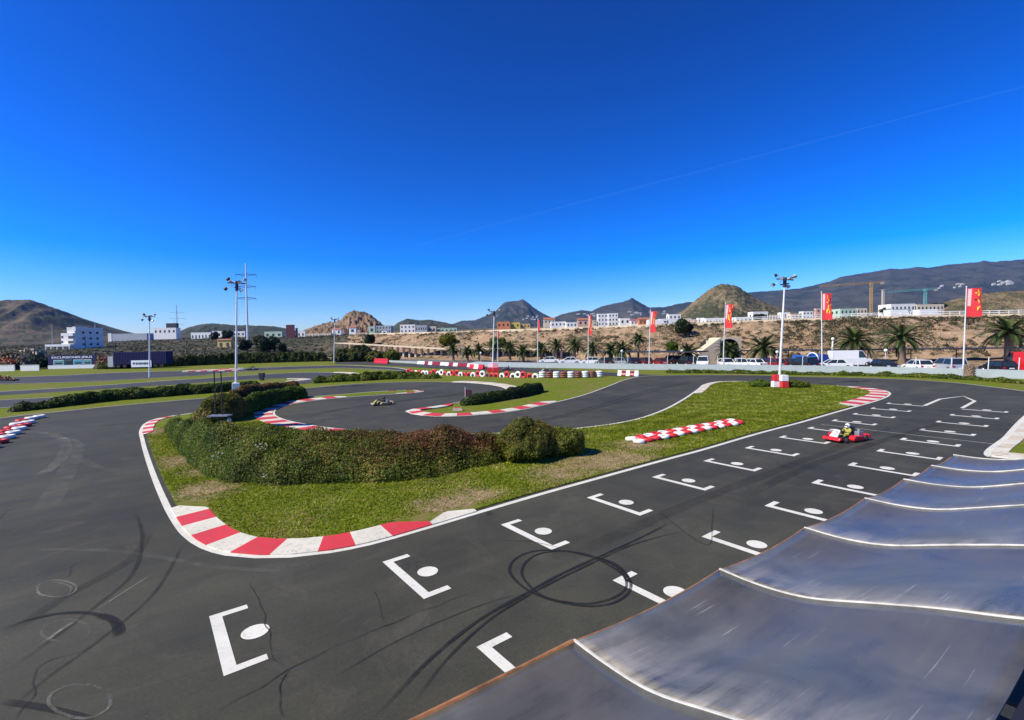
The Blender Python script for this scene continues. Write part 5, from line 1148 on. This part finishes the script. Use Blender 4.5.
for a, b in zip(pr, pr[1:]): MB().cyl(a+Vector((0, 1.5, 0)), a+Vector((0, 1.5, 1.6)), .07, .07, 6).build('post', 'mast_white', rail)
for i, (px, lab) in enumerate(((896, 'white van driving on the highway below the industrial hall'), (925, 'white lorry box driving on the highway under the teal crane'), (655, 'small white van on the highway behind the bushy tree flag'))):
    Y = tb(NY[1], px)+9; z = terrain_z(px, Y); t = thing('highway_van', lab, 'van', (XA(px, Y), Y, z), 0); MB().box((0, 0, 1.35), (4.6, 1.9, 1.9), 0, 0, (.96, .9)).prism([(-.9, .4), (.9, .4), (.9, 1.4), (.8, 1.9), (-.8, 1.9), (-.9, 1.4)], 2.2, 3.1).build('body', 'white_gloss', t, bevel=.08)
    MB().box((2.7, 0, 1.6), (.7, 1.84, .45)).build('window', 'glass', t)
    for x in (-1.5, 2.1): MB().cyl((x, -1, .38), (x, 1, .38), .38, .38, 14).build('wheel', 'black_rubber', t)
def crane(label, px, ytop, ybase, jx0, jy0, jx1, jy1, Y, mat):
    a = AT(px, ybase, Y); zt = AT(px, ytop, Y).z-a.z; t = thing('tower_crane', label, 'crane', a); w = .9; m = MB()
    for sx in (-1, 1):
        for sy in (-1, 1): m.cyl((sx*w, sy*w, -6), (sx*w, sy*w, zt), .28, .28, 5)
    z = -4
    while z < zt-3:
        for sx in (-1, 1): m.cyl((sx*w, -w, z), (sx*w, w, z+3), .14, .14, 4); m.cyl((-w, sx*w, z), (w, sx*w, z+3), .14, .14, 4)
        z += 3
    m.build('mast', mat, t); b0 = AT(jx0, jy0, Y)-a; b1 = AT(jx1, jy1, Y)-a; m = MB(); n = 16
    for o in (Vector((0, -.6, 0)), Vector((0, .6, 0)), Vector((0, 0, 1.5))): m.cyl(b0+o, b1+o, .22, .22, 5)
    for k in range(n):
        q = b0.lerp(b1, k/n); r = b0.lerp(b1, (k+.5)/n); s = b0.lerp(b1, (k+1)/n); m.cyl(q+Vector((0, -.6, 0)), r+Vector((0, 0, 1.5)), .12, .12, 4); m.cyl(r+Vector((0, 0, 1.5)), s+Vector((0, .6, 0)), .12, .12, 4)
    m.build('jib', mat, t); MB().box((b0.lerp(b1, .96)-Vector((0, 0, .6)))[:], (3, 1.6, 2)).build('counterweight', 'concrete', t); MB().box((0, 0, zt-.3), (2.6, 2.6, 2.2)).build('cab', mat, t)
crane('ochre tower crane with a long level jib above the cream house', 871, 283.5, 309, 820.5, 287, 885, 282.4, 520, 'crane_ochre'); crane('teal tower crane whose jib reaches to the left over the halls', 925, 289.8, 306, 884, 293, 938, 289.3, 520, 'crane_teal')
o = MB().box((0, 0, 5), (2, 2, 24)).box((0, 0, 17.3), (2.6, 2.6, .8)).build('concrete_mast', 'concrete'); a = AT(883, 306, 520); o.location = a; tag(o, 'short pale mast standing between the two tower cranes', 'mast')
p = G(968.5, 378.6); m = MB(); m.cyl((0, 0, -.1), (.05, 0, .5), .62, .46, 14).cyl((.05, 0, .5), (.15, 0, 1.55), .46, .40, 14)
for k in range(60):
    a = k*2.4; z = .15+1.35*k/60; c = Vector((.1+math.cos(a)*.42, math.sin(a)*.42, z)); m.cyl(c, c+Vector((math.cos(a)*.14, math.sin(a)*.14, .13)), .07, .02, 5)
o = m.build('palm_stump', 'palm_bark'); o.location = p; tag(o, 'thick cut palm stump in front of the white wall below the nearest flag', 'stump')

# ================================================================== PALMS AND TREES
def build_palm(name, nf, fl, trunk_h, tr=.3, seed=1):
    rr = random.Random(seed); t = thing('palm_tree', 'palm', 'tree'); m = MB()
    for k in range(int(trunk_h/.28)): z = k*.28; m.cyl((0, 0, z), (0, 0, z+.30), tr*(1.05 if k else 1.3), tr*.92, 10)
    m.cyl((0, 0, trunk_h-.1), (0, 0, trunk_h+.5), tr*1.25, tr*.5, 10); m.build('trunk', 'palm_bark', t)
    V = []; F = []; T = []; top = Vector((0, 0, trunk_h+.3))
    for i in range(nf):
        az = i*2.399+rr.random()*.3; el = 1.3-1.45*(i/nf)+rr.uniform(-.1, .1); L = fl*(.85+.3*rr.random()); pts = []; p = top.copy(); e = el
        seg = 9
        for k in range(seg+1):
            pts.append(p.copy()); d = Vector((math.cos(az)*math.cos(e), math.sin(az)*math.cos(e), math.sin(e))); p = p+d*L/seg; e -= (.10+.07*max(0, math.cos(el)))
        side = Vector((-math.sin(az), math.cos(az), 0)); tint = .2+.6*max(0, el)/1.3+rr.uniform(-.1, .1)
        for k in range(seg):
            a, b = pts[k], pts[k+1]; dd = (b-a).normalized()
            for q in range(3):
                c = a.lerp(b, q/3); ll = L*.17*math.sin(PI*min(1, (k+q/3+.8)/(seg+1)))+.05
                for s in (-1, 1):
                    tip = c+side*s*ll*.85+dd*ll*.55+Vector((0, 0, -ll*.28)); o = len(V); V += [c[:], (c+dd*.16)[:], tip[:]]; F.append((o, o+1, o+2)); T += [max(0, min(1, tint+rr.uniform(-.15, .15)))]*3
            o = len(V); V += [(a+side*.05)[:], (a-side*.05)[:], (b-side*.04)[:], (b+side*.04)[:]]; F.append((o, o+1, o+2, o+3)); T += [.8]*4
    np_mesh('crown', V, F, ['palm_leaf'], tint=T, parent=t); return t
PB = build_palm('b', 42, 3.4, .7, .42, 3); PT = build_palm('t', 34, 2.0, 4.6, .2, 5); PS = build_palm('s', 36, 2.6, 2.4, .32, 8)
PALMS = [(PB, 854, 80, 2.6, 'wide palm just right of the white concrete pillar'), (PB, 902, 75, 3.0, 'wide palm with bright inner fronds above the white hatchback'), (PB, 1009, 67, 3.6, 'large dark palm above the black hatchback at the right'), (PB, 763, 84, 1.6, 'dark palm left of the right floodlight mast'),
         (PT, 638, 92, 0, 'tall slender palm rising above the carport'), (PS, 592, 100, 0, 'small palm behind the furled flag'), (PS, 611, 95, 0, 'low palm left of the tall palm'), (PS, 622.5, 93, 0, 'low palm hard against the tall palm'), (PS, 688, 86, -.5, 'short palm under the right edge of the left carport'), (PS, 729, 82, -.3, 'small palm growing in front of the tunnel mouth'),
         (PS, 574, 101, .8, 'fan shaped palm above the long white car'), (PS, 556, 104, .9, 'biggest palm of the row left of the white car'), (PS, 541, 106, .3, 'palm left of the biggest palm in the row'), (PS, 523, 109, -.3, 'low palm in the middle of the row'), (PS, 509.5, 112, .6, 'palm right of the slim mast behind the tyres'), (PS, 494.5, 114, .6, 'palm hidden by the slim mast behind the tyres'), (PS, 479, 117, .1, 'palm behind the globe lamp left of the slim mast'), (PS, 467, 120, -.4, 'smaller palm second from the left of the row'), (PS, 453, 124, .2, 'leftmost palm of the row beside the pergola')]
for base, px, Y, lift, lab in PALMS:
    sc = {id(PB): 1.12, id(PT): 1.0, id(PS): 1.02}[id(base)]
    c = dup(base, lab, loc=(XA(px, Y), Y, .25+lift), rot=(0, LEAN*.5, px*.7), scale=sc, group='palm trees around the car park')
    if lift > 1:
        ti = [k for k in c.children if k.name.startswith('trunk')][0]; ti.data = ti.data.copy()
        for v in ti.data.vertices:
            if v.co.z < .2: v.co.z -= lift
for b_ in (PB, PT, PS): rm(b_)
def tree(label, px, Y, ytop, ybot, w_px, n=5000, leaf=.28, mat='tree_leaf', name='round_tree', group=None):
    zt = AT(px, ytop, Y).z; zb = AT(px, ybot, Y).z; w = w_px/FPX*Y/2; h = zt-zb; t = thing(name, label, 'tree', (XA(px, Y), Y, zb), 0, group); m = MB()
    m.cyl((0, 0, -1), (0, 0, h*.45), w*.10, w*.06, 8)
    rr = random.Random(int(px*7)); cl = []
    for k in range(9):
        a = k*2.4; c = Vector((math.cos(a)*w*.55*rr.random()**.4, math.sin(a)*w*.5, h*(.38+.42*rr.random()))); cl.append((c, w*(.38+.25*rr.random()))); m.cyl((0, 0, h*.3), c, w*.05, w*.015, 5)
    m.build('trunk', 'bark', t); per = n//9; P = []; N = []
    for c, r in cl:
        d = rng.normal(0, 1, (per, 3)); d /= np.linalg.norm(d, axis=1)[:, None]; rad = r*(.55+.5*rng.random(per)); P.append(np.array(c)+d*rad[:, None]*np.array([1, 1, min(1.1, h/w*.55)])); N.append(d)
    P = np.vstack(P); N = np.vstack(N); Q, LF = leaf_quads(P, N, leaf); ti = np.clip(.35+.4*np.array([nz(p, 1.2/leaf*.3, px) for p in P])+.2*rng.normal(0, 1, len(P)), 0, 1)
    np_mesh('crown', Q, LF, [mat], tint=np.repeat(ti, 4), parent=t); return t
tree('broad bushy tree at the top of the bank right of a red flag', 683, 117, 319.5, 337, 19, 8000, .25); tree('bright green bush tree at the foot of the bank above the carport', 673, 96, 342.5, 355, 13, 3500, .2, 'hedge_bright')
tree('wide dark green tree standing over the road left of the shrubs', 267, 215, 335, 354.5, 25, 7000, .4); tree('second dark tree at the right of the wide one by the road', 281, 210, 343, 355, 12, 3500, .35); tree('dark tree hidden behind the tall mast', 245, 225, 341, 353, 14, 3500, .4)
tree('left round tree in front of the long white warehouse', 215, 400, 332, 341, 9, 2500, .6); tree('right round tree in front of the long white warehouse', 228, 405, 331, 341.5, 11, 2500, .6)
tree('dark tree in the garden of the white house on the ridge', 759, 425, 314, 321, 11, 2500, .6); tree('scraggly tree on the bank left of the palm row', 448, 158, 334, 349, 18, 5000, .3, 'hedge_leaf'); tree('tall scraggly tree on the bank above the pergola end', 370, 190, 333, 349, 11, 3500, .3); tree('tree behind the far palms on the bank', 497, 140, 337, 350, 20, 4000, .28, 'hedge_leaf')
tree('dark bushy tree among the junk behind the white wall panels', 30, 140, 357, 370, 26, 6000, .3); tree('dark tree between the billboard and the wall panels', 43, 140, 359, 370, 9, 4000, .3); tree('dark tree right of the billboard beside the scrap', 105, 143, 358, 370, 11, 4000, .3, 'tree_leaf'); tree('brownish tree at the far left edge of the yard', 8, 150, 353, 368, 22, 5000, .3, 'scrub_leaf')
tree('green shrub cluster between the crane foot and the hall', 886, 400, 308, 315, 12, 2500, .5); tree('conifer like tree behind the long hall on the right', 939, 440, 303, 309, 14, 2500, .5)
# scrub and boulders on the bank: nobody could count them
V = []; Fq = []; T = []; Q_ = []; N_ = []
for k in range(2300):
    px = rng.uniform(345, 1120); y0 = tb(NY[0], px); y1 = tb(NY[1], px); Y = y0+(y1-y0)*rng.random()**(.55 if k % 2 else 1.)*1.01; X = XA(px, Y)
    if abs(px-728) < 26 and Y < 96: continue
    if nz((X, Y, 0), .09, 3) < -.05 and rng.random() < .6: continue
    r = rng.uniform(.35, 1.0)*(1.9 if nz((X, Y, 0), .06, 11) > .15 else 1); nl = 38; d = rng.normal(0, 1, (nl, 3)); d /= np.linalg.norm(d, axis=1)[:, None]; d[:, 2] = abs(d[:, 2])
    Q_.append(np.array([X, Y, terrain_z(px, Y)])+d*r*np.array([1, 1, .75])*(.6+.4*rng.random(nl))[:, None]); N_.append(d)
Qp, LF = leaf_quads(np.vstack(Q_), np.vstack(N_), .16); tag(np_mesh('scrub', Qp, LF, ['scrub_leaf'], tint=np.repeat(rng.random(len(LF)), 4)), 'dry brown and olive scrub scattered over the cut bank', 'scrub', kind='stuff')
Q_ = []; N_ = []
for k in range(4200):
    px = rng.uniform(-60, 372); Y = 150+rng.random()**1.5*420; X = XA(px, Y); r = rng.uniform(.3, 1.)*(Y/220)**.5; nl = 16; d = rng.normal(0, 1, (nl, 3)); d /= np.linalg.norm(d, axis=1)[:, None]; d[:, 2] = abs(d[:, 2])
    Q_.append(np.array([X, Y, terrain_z(px, Y)])+d*r*np.array([1, 1, .7])*(.6+.4*rng.random(nl))[:, None]); N_.append(d)
Qp, LF = leaf_quads(np.vstack(Q_), np.vstack(N_), .34); tag(np_mesh('scrub', Qp, LF, ['scrub_leaf'], tint=np.repeat(rng.random(len(LF)), 4)), 'dry scrub covering the flat land left of the highway bank', 'scrub', kind='stuff')
m = MB()
for k in range(150):
    px = rng.uniform(372, 1100); y0 = tb(NY[0], px); y1 = tb(NY[1], px); Y = y0+2+(y1-y0-6)*rng.random(); r = rng.uniform(.12, .4)*(1.6 if rng.random() < .1 else 1); m.sph((XA(px, Y), Y, terrain_z(px, Y)+r*.3), (r*1.3, r, r*.8), 6, 4)
tag(m.build('rocks', 'rock'), 'loose pale rocks strewn over the cut bank', 'rocks', kind='stuff')

# ================================================================== HILLS
def hill(name, sil, Y, front, back, mat, rough=.06, base_drop=None, gul=0., seed=0., nx=170, ny=60, ridges=14., cap=0.):
    xs = [s[0] for s in sil]; ys = [s[1] for s in sil]; V = []
    for i in range(nx):
        px = xs[0]+(xs[-1]-xs[0])*i/(nx-1); yr = float(np.interp(px, xs, ys)); ridge = AT(px, yr, Y).z; floor = CH+(HOR(px)-346+max(0, (px-400))*.02)/FPX*Y; floor = min(floor, ridge-5)
        for j in range(ny):
            v = j/(ny-1); u = (v-.62)/.62 if v < .62 else (v-.62)/.38; YY = Y+(u*front if u < 0 else u*back)
            prof = (1-abs(u))**1.25 if u < 0 else (1-u)**1.2
            if cap and u < 0: prof = prof*(1-cap)+cap*min(1., max(0, (1+u*1.0)*1.35)**2.2)
            hh = ridge-floor; x = XA(px, YY) if u < 0 else XA(px, Y)*(1+.0*u); q = (x, YY, 0); s = ridges/ (XA(xs[-1], Y)-XA(xs[0], Y))
            w = math.sin(PI*min(1, max(0, -u)*1.0)) if u < 0 else 0.3*u
            g = (1-abs(nz((x+.35*YY, YY*.18, 0), s, seed))*2)*gul*w + nz(q, s*2.4, seed+3)*rough*(.25+w) + nz(q, s*7, seed+6)*rough*.4
            V.append((x, YY, floor+hh*max(0, prof)+hh*g if not (j == 0 or j == ny-1) else floor-30))
    F = [(i*ny+j, (i+1)*ny+j, (i+1)*ny+j+1, i*ny+j+1) for i in range(nx-1) for j in range(ny-1)]
    return struct(np_mesh(name, V, F, [mat], smooth=True))
hill('hill', [(-140, 345), (-100, 322), (-60, 308), (0, 302), (12, 300.6), (24, 300.3), (33, 301.2), (48, 305), (65, 311), (85, 319), (100, 326), (122, 333), (140, 340)], 2400, 900, 700, 'hill_brown', .035, gul=.16, seed=1, nx=240, ny=90, ridges=12, cap=.35)
hill('hill', [(160, 342), (178, 332), (190, 327), (205, 323.5), (215, 323), (235, 325), (250, 325), (275, 326), (290, 329), (315, 334), (330, 338)], 2600, 700, 600, 'hill_green', .06, gul=.1, seed=2)
hill('rocky_hill', [(290, 336), (300, 332), (315, 326), (328, 322.5), (337, 321.5), (342, 319), (347, 314), (352, 311.8), (355, 310.3), (360, 311), (363, 311), (370, 313.5), (378, 320), (385, 326), (395, 331), (405, 335)], 1250, 330, 260, 'hill_rock', .16, gul=.14, seed=3, ridges=16)
hill('hill', [(382, 336), (388, 331), (398, 322.5), (408, 318.2), (420, 320), (430, 319.3), (445, 322), (460, 326), (480, 330), (500, 334)], 3200, 800, 600, 'hill_green', .05, gul=.1, seed=4)
hill('table_mountain', [(430, 333), (445, 326), (455, 323), (462, 320.5), (475, 320), (485, 316), (497, 310), (503, 303.5), (506, 301.3), (514, 300.4), (520, 300), (524, 299), (528, 301.2), (532, 305), (540, 311), (550, 316.5), (562, 319.5), (580, 324)], 6800, 1900, 1500, 'hill_far', .03, gul=.10, seed=5, cap=.1)
hill('mountain', [(545, 322), (560, 314.5), (572, 311.5), (583, 309.6), (592, 311), (600, 306.5), (612, 303.5), (622, 301.5), (628, 299.5), (632.5, 297.3), (637, 300), (643, 303.5), (650, 307), (665, 306.5), (680, 303), (690, 301.5), (705, 303)], 7200, 2000, 1500, 'hill_far', .035, gul=.10, seed=6)
hill('cone_hill', [(655, 326), (672, 318), (685, 309), (697, 299), (707, 291), (715, 286), (722, 283.8), (728, 284), (737, 286), (745, 291), (757, 299), (770, 304), (785, 309), (805, 316), (820, 320)], 1500, 420, 380, 'hill_cone', .05, gul=.07, seed=7, nx=200, ny=80)
hill('mountain_slope', [(660, 316), (690, 303.5), (720, 297), (750, 292), (780, 290), (800, 288), (815, 284.5), (830, 281), (840, 276.5), (865, 272.5), (880, 270), (890, 268), (898, 268.8), (905, 268), (918, 266.5), (930, 267.2), (945, 264.5), (960, 263.2), (975, 262), (982, 260.2), (990, 261.5), (1010, 260), (1024, 258.5), (1100, 255), (1200, 262)], 7500, 4200, 1800, 'hill_far', .02, gul=.05, seed=8, nx=300, ny=110, ridges=20)
hill('earth_mound', [(905, 318), (930, 307.5), (950, 300.5), (975, 294.5), (1000, 291.5), (1024, 289.5), (1060, 288), (1130, 290), (1180, 300)], 560, 150, 160, 'earth', .07, gul=.05, seed=9)
# village houses on the big slope and roadside walls
for gi, (px, py, Y, n, sp, lab) in enumerate([(1000, 283, 4600, 18, 26, 'white village houses high on the big slope at the right edge'), (950, 286.5, 4600, 7, 30, 'white village houses left of the nearest flag on the slope'), (640, 313, 5600, 14, 60, 'white village houses below the peaked mountain'), (531, 318, 5300, 9, 16, 'white village houses at the right foot of the table mountain'), (585, 315.5, 5600, 8, 22, 'white village houses between the two mountains')]):
    rr = random.Random(gi)
    for k in range(n):
        x = px+(rr.random()-.5)*sp; y = py+(rr.random()-.5)*4-(x-px)*.03; Yk = Y+rr.uniform(-150, 150); a = AT(x, y, Yk); w = rr.uniform(14, 38)
        o = MB().box((0, 0, 0), (w, 14, rr.uniform(8, 13))).box((w*.2, 0, rr.uniform(5, 8)), (w*.4, 10, 6)).build('village_house', 'village_white'); o.location = a; tag(o, lab.replace('houses', 'house'), 'house', lab)

# ================================================================== METAL CANOPY IN THE FOREGROUND
def metal(name):
    t = NT(name); at = t.node('ShaderNodeUVMap'); uv = at.outputs['UV']
    mp = t.node('ShaderNodeMapping'); mp.inputs['Scale'].default_value = (1.3, 20, 1); t.l.new(uv, mp.inputs['Vector'])
    streak = t.noise(1.0, 5, .65, vec=mp.outputs['Vector']); cloud = t.noise(1.1, 5, .6, dist=.6); fine = t.noise(70, 3, .7)
    mp2 = t.node('ShaderNodeMapping'); mp2.inputs['Scale'].default_value = (2.4, 75, 1); t.l.new(uv, mp2.inputs['Vector']); scr = t.noise(1., 3, .5, vec=mp2.outputs['Vector'])
    c = t.ramp(cloud, [(.32, (.080, .080, .073)), (.68, (.19, .185, .16))]); c = t.mix(.3, c, t.ramp(streak, [(.3, .65), (.7, 1.4)]), 'MULTIPLY')
    sep = t.node('ShaderNodeSeparateXYZ'); t.l.new(uv, sep.inputs[0])
    # lime and dust gather beside the seams
    e = t.ramp(sep.outputs[0], [(0., 1), (.12, .4), (.32, 0)]); dirt = t.mix(1., t.ramp(t.mix(.45, cloud, streak), [(.38, 0), (.58, .95)]), e, 'MULTIPLY')
    c = t.mix(dirt, c, (.58, .51, .42))
    brown = t.ramp(sep.outputs[0], [(.45, 0), (.75, .75), (1., .5)]); c = t.mix(t.mix(1., t.ramp(cloud, [(.35, .2), (.65, 1)]), brown, 'MULTIPLY'), c, (.13, .105, .08))
    s2 = t.ramp(scr, [(.655, 0), (.70, .5)]); s2 = t.mix(1., s2, t.ramp(cloud, [(.45, 0), (.6, 1)]), 'MULTIPLY'); c = t.mix(s2, c, (.50, .50, .49))
    t.color(c); t.set(Metallic=.32, Roughness=t.ramp(t.mix(.5, streak, cloud), [(.3, .22), (.7, .42)])); t.bump(cloud, .06, .02); MATS[name] = t.m
metal('galvanised_sheet')
AR = R(56.); tR = Vector((math.sin(AR), math.cos(AR), 0)); nR = Vector((math.cos(AR), -math.sin(AR), 0)); E0 = Vector((.49, 3.98, 0))
SEAM = [-4.3, -2.12, 0, 2.14, 4.08, 6.03, 7.68, 9.14, 10.5]
PROF = [(0, 0), (.2, -.005), (.4, 0), (.6, .02), (.8, .05), (1.0, .105), (1.2, .18), (1.4, .255), (1.8, .40), (2.25, .54), (2.7, .69), (3.4, .93)]
def pz(s): return float(np.interp(s, [a for a, b in PROF], [b for a, b in PROF]))
def pzs(s): return sum(pz(max(0, s+d)) for d in (-.12, -.06, 0, .06, .12))/5
can = thing('metal_canopy', 'curved galvanised sheet metal canopy in seven bays at the lower right', 'canopy', (E0.x, E0.y, 0)); HR = 2.9
for b in range(len(SEAM)-1):
    s0, s1 = SEAM[b], SEAM[b+1]; smax = 2.42 if b <= 2 else 3.3; nu, ns = 16, 26; V = []; UV = []
    for i in range(nu+1):
        u = i/nu
        for j in range(ns+1):
            s = smax*j/ns; sag = -(.055 if b != 1 else .012)*4*u*(1-u)+.05*math.exp(-((u-.0)/.06)**2)*0; z = HR+pzs(s)+sag+.006*nz((s0+u*2, s, 0), 1.6, b)
            p = tR*(s0+(s1-s0)*u)+nR*s; V.append((p.x, p.y, z)); UV.append((u, s/2.4+b*.37))
    Fq = [(i*(ns+1)+j, (i+1)*(ns+1)+j, (i+1)*(ns+1)+j+1, i*(ns+1)+j+1) for i in range(nu) for j in range(ns)]
    o = np_mesh('roof_sheet', V, Fq, ['galvanised_sheet'], smooth=True, parent=can); ul = o.data.uv_layers.new(name='UVMap')
    for lp in o.data.loops: ul.data[lp.index].uv = UV[lp.vertex_index]
    so = o.modifiers.new('thick', 'SOLIDIFY'); so.thickness = .012; so.offset = -1
for b, s0 in enumerate(SEAM):
    smax = 2.42 if b < 3 else 3.3; m = MB(); st = 30; w = .013; vs = []
    for j in range(st+1):
        s = smax*j/st-.01; z = HR+pzs(max(0, s)); p = tR*s0+nR*s+tR*.010*nz((s, b, 0), 2.)
        for (du, dz) in ((-w, -.01), (w, -.01), (w*.8, .022), (-w*.8, .024)): q = p+tR*du; vs.append((q.x, q.y, z+dz))
    fs = [(j*4+k, j*4+(k+1) % 4, (j+1)*4+(k+1) % 4, (j+1)*4+k) for j in range(st) for k in range(4)]+[(0, 1, 2, 3), (st*4+3, st*4+2, st*4+1, st*4)]
    m.add(vs, fs); m.build('seam_strip', 'seam_cream', can)
    MB().cyl((tR*s0+nR*.25+Vector((0, 0, -.1))), (tR*s0+nR*.25+Vector((0, 0, HR-.06))), .045, .045, 10).build('column', 'steel_grey', can)
    MB().box(tuple(tR*s0+nR*1.2+Vector((0, 0, HR-.13))), (2.2, .06, .1), math.atan2(nR.y, nR.x)).build('rafter', 'steel_grey', can)
m = MB(); pts = []
for b in range(len(SEAM)-1):
    for k in range(10):
        u = k/10; s = SEAM[b]+(SEAM[b+1]-SEAM[b])*u; p = tR*s-nR*.012; pts.append(Vector((p.x, p.y, HR-(.055 if b != 1 else .012)*4*u*(1-u)-.012)))
m.tube(pts[:21], .034, 6); m.tube(pts[20:], .020, 6); m.build('rusty_edge', 'rust', can)
# dark panel added to paint in the shadowed opening past the near bays
def mk_shadow_gap():
    t = NT('shadow_gap_panel'); sp = t.noise(9, 1, .4); t.color(t.mix(t.ramp(sp, [(.70, 0), (.735, 1)]), (.008, .009, .028), (.45, .03, .09))); t.set(Roughness=.8); MATS['shadow_gap_panel'] = t.m
mk_shadow_gap(); m = MB(); vs = []
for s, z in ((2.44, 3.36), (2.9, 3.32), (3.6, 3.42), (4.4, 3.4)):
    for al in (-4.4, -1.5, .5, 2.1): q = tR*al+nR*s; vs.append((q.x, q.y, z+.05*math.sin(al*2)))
m.add(vs, [(j*4+i, j*4+i+1, (j+1)*4+i+1, (j+1)*4+i) for j in range(3) for i in range(3)]); o = m.build('shadow_gap_panel', 'shadow_gap_panel'); o.location = (E0.x, E0.y, 0); o.modifiers.new('thick', 'SOLIDIFY').thickness = .01
tag(o, 'dark navy panel painted as a shadowed gap with small red specks at the lower right corner', 'cloth')

# ================================================================== FAINT CONTRAIL, SKY, SUN, HAZE, CAMERA
def clear_trail(name, a_):
    t = NT(name); t.color((.8, .85, .95)); t.set(Roughness=1., Alpha=a_); MATS[name] = t.m
clear_trail('vapour', .013)
p0 = AT(405, 248, 15500); p1 = AT(1060, 77, 5450); p0 = p0*1.; m = MB(); m.cyl(p0, p1, 11, 5, 8); tag(m.build('vapour_trail', 'vapour'), 'faint thin vapour trail rising across the sky to the right', 'cloud', kind='stuff')
w = SC.world = bpy.data.worlds.new('World'); w.use_nodes = True; nt = w.node_tree; bg = nt.nodes['Background']
SUN_EL, SUN_AZ = R(44), R(-112)          # azimuth measured from straight ahead (+Y) towards the right (+X)
sky = nt.nodes.new('ShaderNodeTexSky'); sky.sky_type = 'NISHITA'; sky.sun_disc = False; sky.sun_elevation = SUN_EL; sky.sun_rotation = SUN_AZ; sky.altitude = 0; sky.air_density = 1.0; sky.dust_density = .2; sky.ozone_density = 4.
hs = nt.nodes.new('ShaderNodeHueSaturation'); hs.inputs['Saturation'].default_value = SKY_SAT; hs.inputs['Value'].default_value = 1.; gm = nt.nodes.new('ShaderNodeGamma'); gm.inputs[1].default_value = 1.85; mu = nt.nodes.new('ShaderNodeMix'); mu.data_type = 'RGBA'; mu.blend_type = 'MULTIPLY'; mu.inputs[0].default_value = 1; mu.inputs[7].default_value = (.50, .49, .72, 1)
nt.links.new(sky.outputs[0], gm.inputs[0]); nt.links.new(gm.outputs[0], hs.inputs['Color']); nt.links.new(hs.outputs[0], mu.inputs[6]); nt.links.new(mu.outputs[2], bg.inputs['Color']); bg.inputs['Strength'].default_value = SKY_STR
sd = bpy.data.lights.new('sun', 'SUN'); sd.energy = SUN_STR; sd.angle = R(.53); sd.color = (1., .925, .67); so = bpy.data.objects.new('sun', sd); COL.objects.link(so)
to_sun = Vector((math.sin(SUN_AZ)*math.cos(SUN_EL), math.cos(SUN_AZ)*math.cos(SUN_EL), math.sin(SUN_EL))); so.rotation_euler = to_sun.to_track_quat('Z', 'Y').to_euler()
if HAZE:
    hm = bpy.data.materials.new('haze'); hm.use_nodes = True; hn = hm.node_tree; hn.nodes.remove(hn.nodes['Principled BSDF']); pv = hn.nodes.new('ShaderNodeVolumePrincipled'); pv.inputs['Color'].default_value = (.20, .48, 1., 1); pv.inputs['Density'].default_value = HAZE; pv.inputs['Anisotropy'].default_value = .2
    hn.links.new(pv.outputs[0], hn.nodes['Material Output'].inputs['Volume']); MATS['haze'] = hm
    zmin = min(v.co.z for o in COL.objects if o.type == 'MESH' for v in o.data.vertices if o.get('kind') == 'structure'); m = MB().box((0, 8000, (1330+zmin-60)/2), (34000, 17000, 1330-(zmin-60))); o = m.build('haze', 'haze'); tag(o, 'thin bluish air between the camera and the far mountains', 'haze', kind='stuff')
cam = bpy.data.cameras.new('camera'); cam.sensor_width = 36; cam.lens = 36*FPX/1024; cam.clip_start = .05; cam.clip_end = 60000
co = bpy.data.objects.new('camera', cam); COL.objects.link(co)
fwd = Vector((0, math.cos(PITCH), -math.sin(PITCH))); up0 = Vector((0, math.sin(PITCH), math.cos(PITCH))); rt = Vector((1, 0, 0))
cr, sr = math.cos(ROLL), math.sin(ROLL); right = rt*cr-up0*sr; up = up0*cr+rt*sr
co.matrix_world = Matrix(((right.x, up.x, -fwd.x, 0), (right.y, up.y, -fwd.y, 0), (right.z, up.z, -fwd.z, CH), (0, 0, 0, 1)))
SC.camera = co; SC.view_settings.view_transform = 'Standard'; SC.view_settings.look = 'None'; SC.view_settings.exposure = EXPO; SC.view_settings.gamma = 1
SC.cycles.max_bounces = 6; SC.cycles.volume_bounces = 0; SC.cycles.transparent_max_bounces = 12
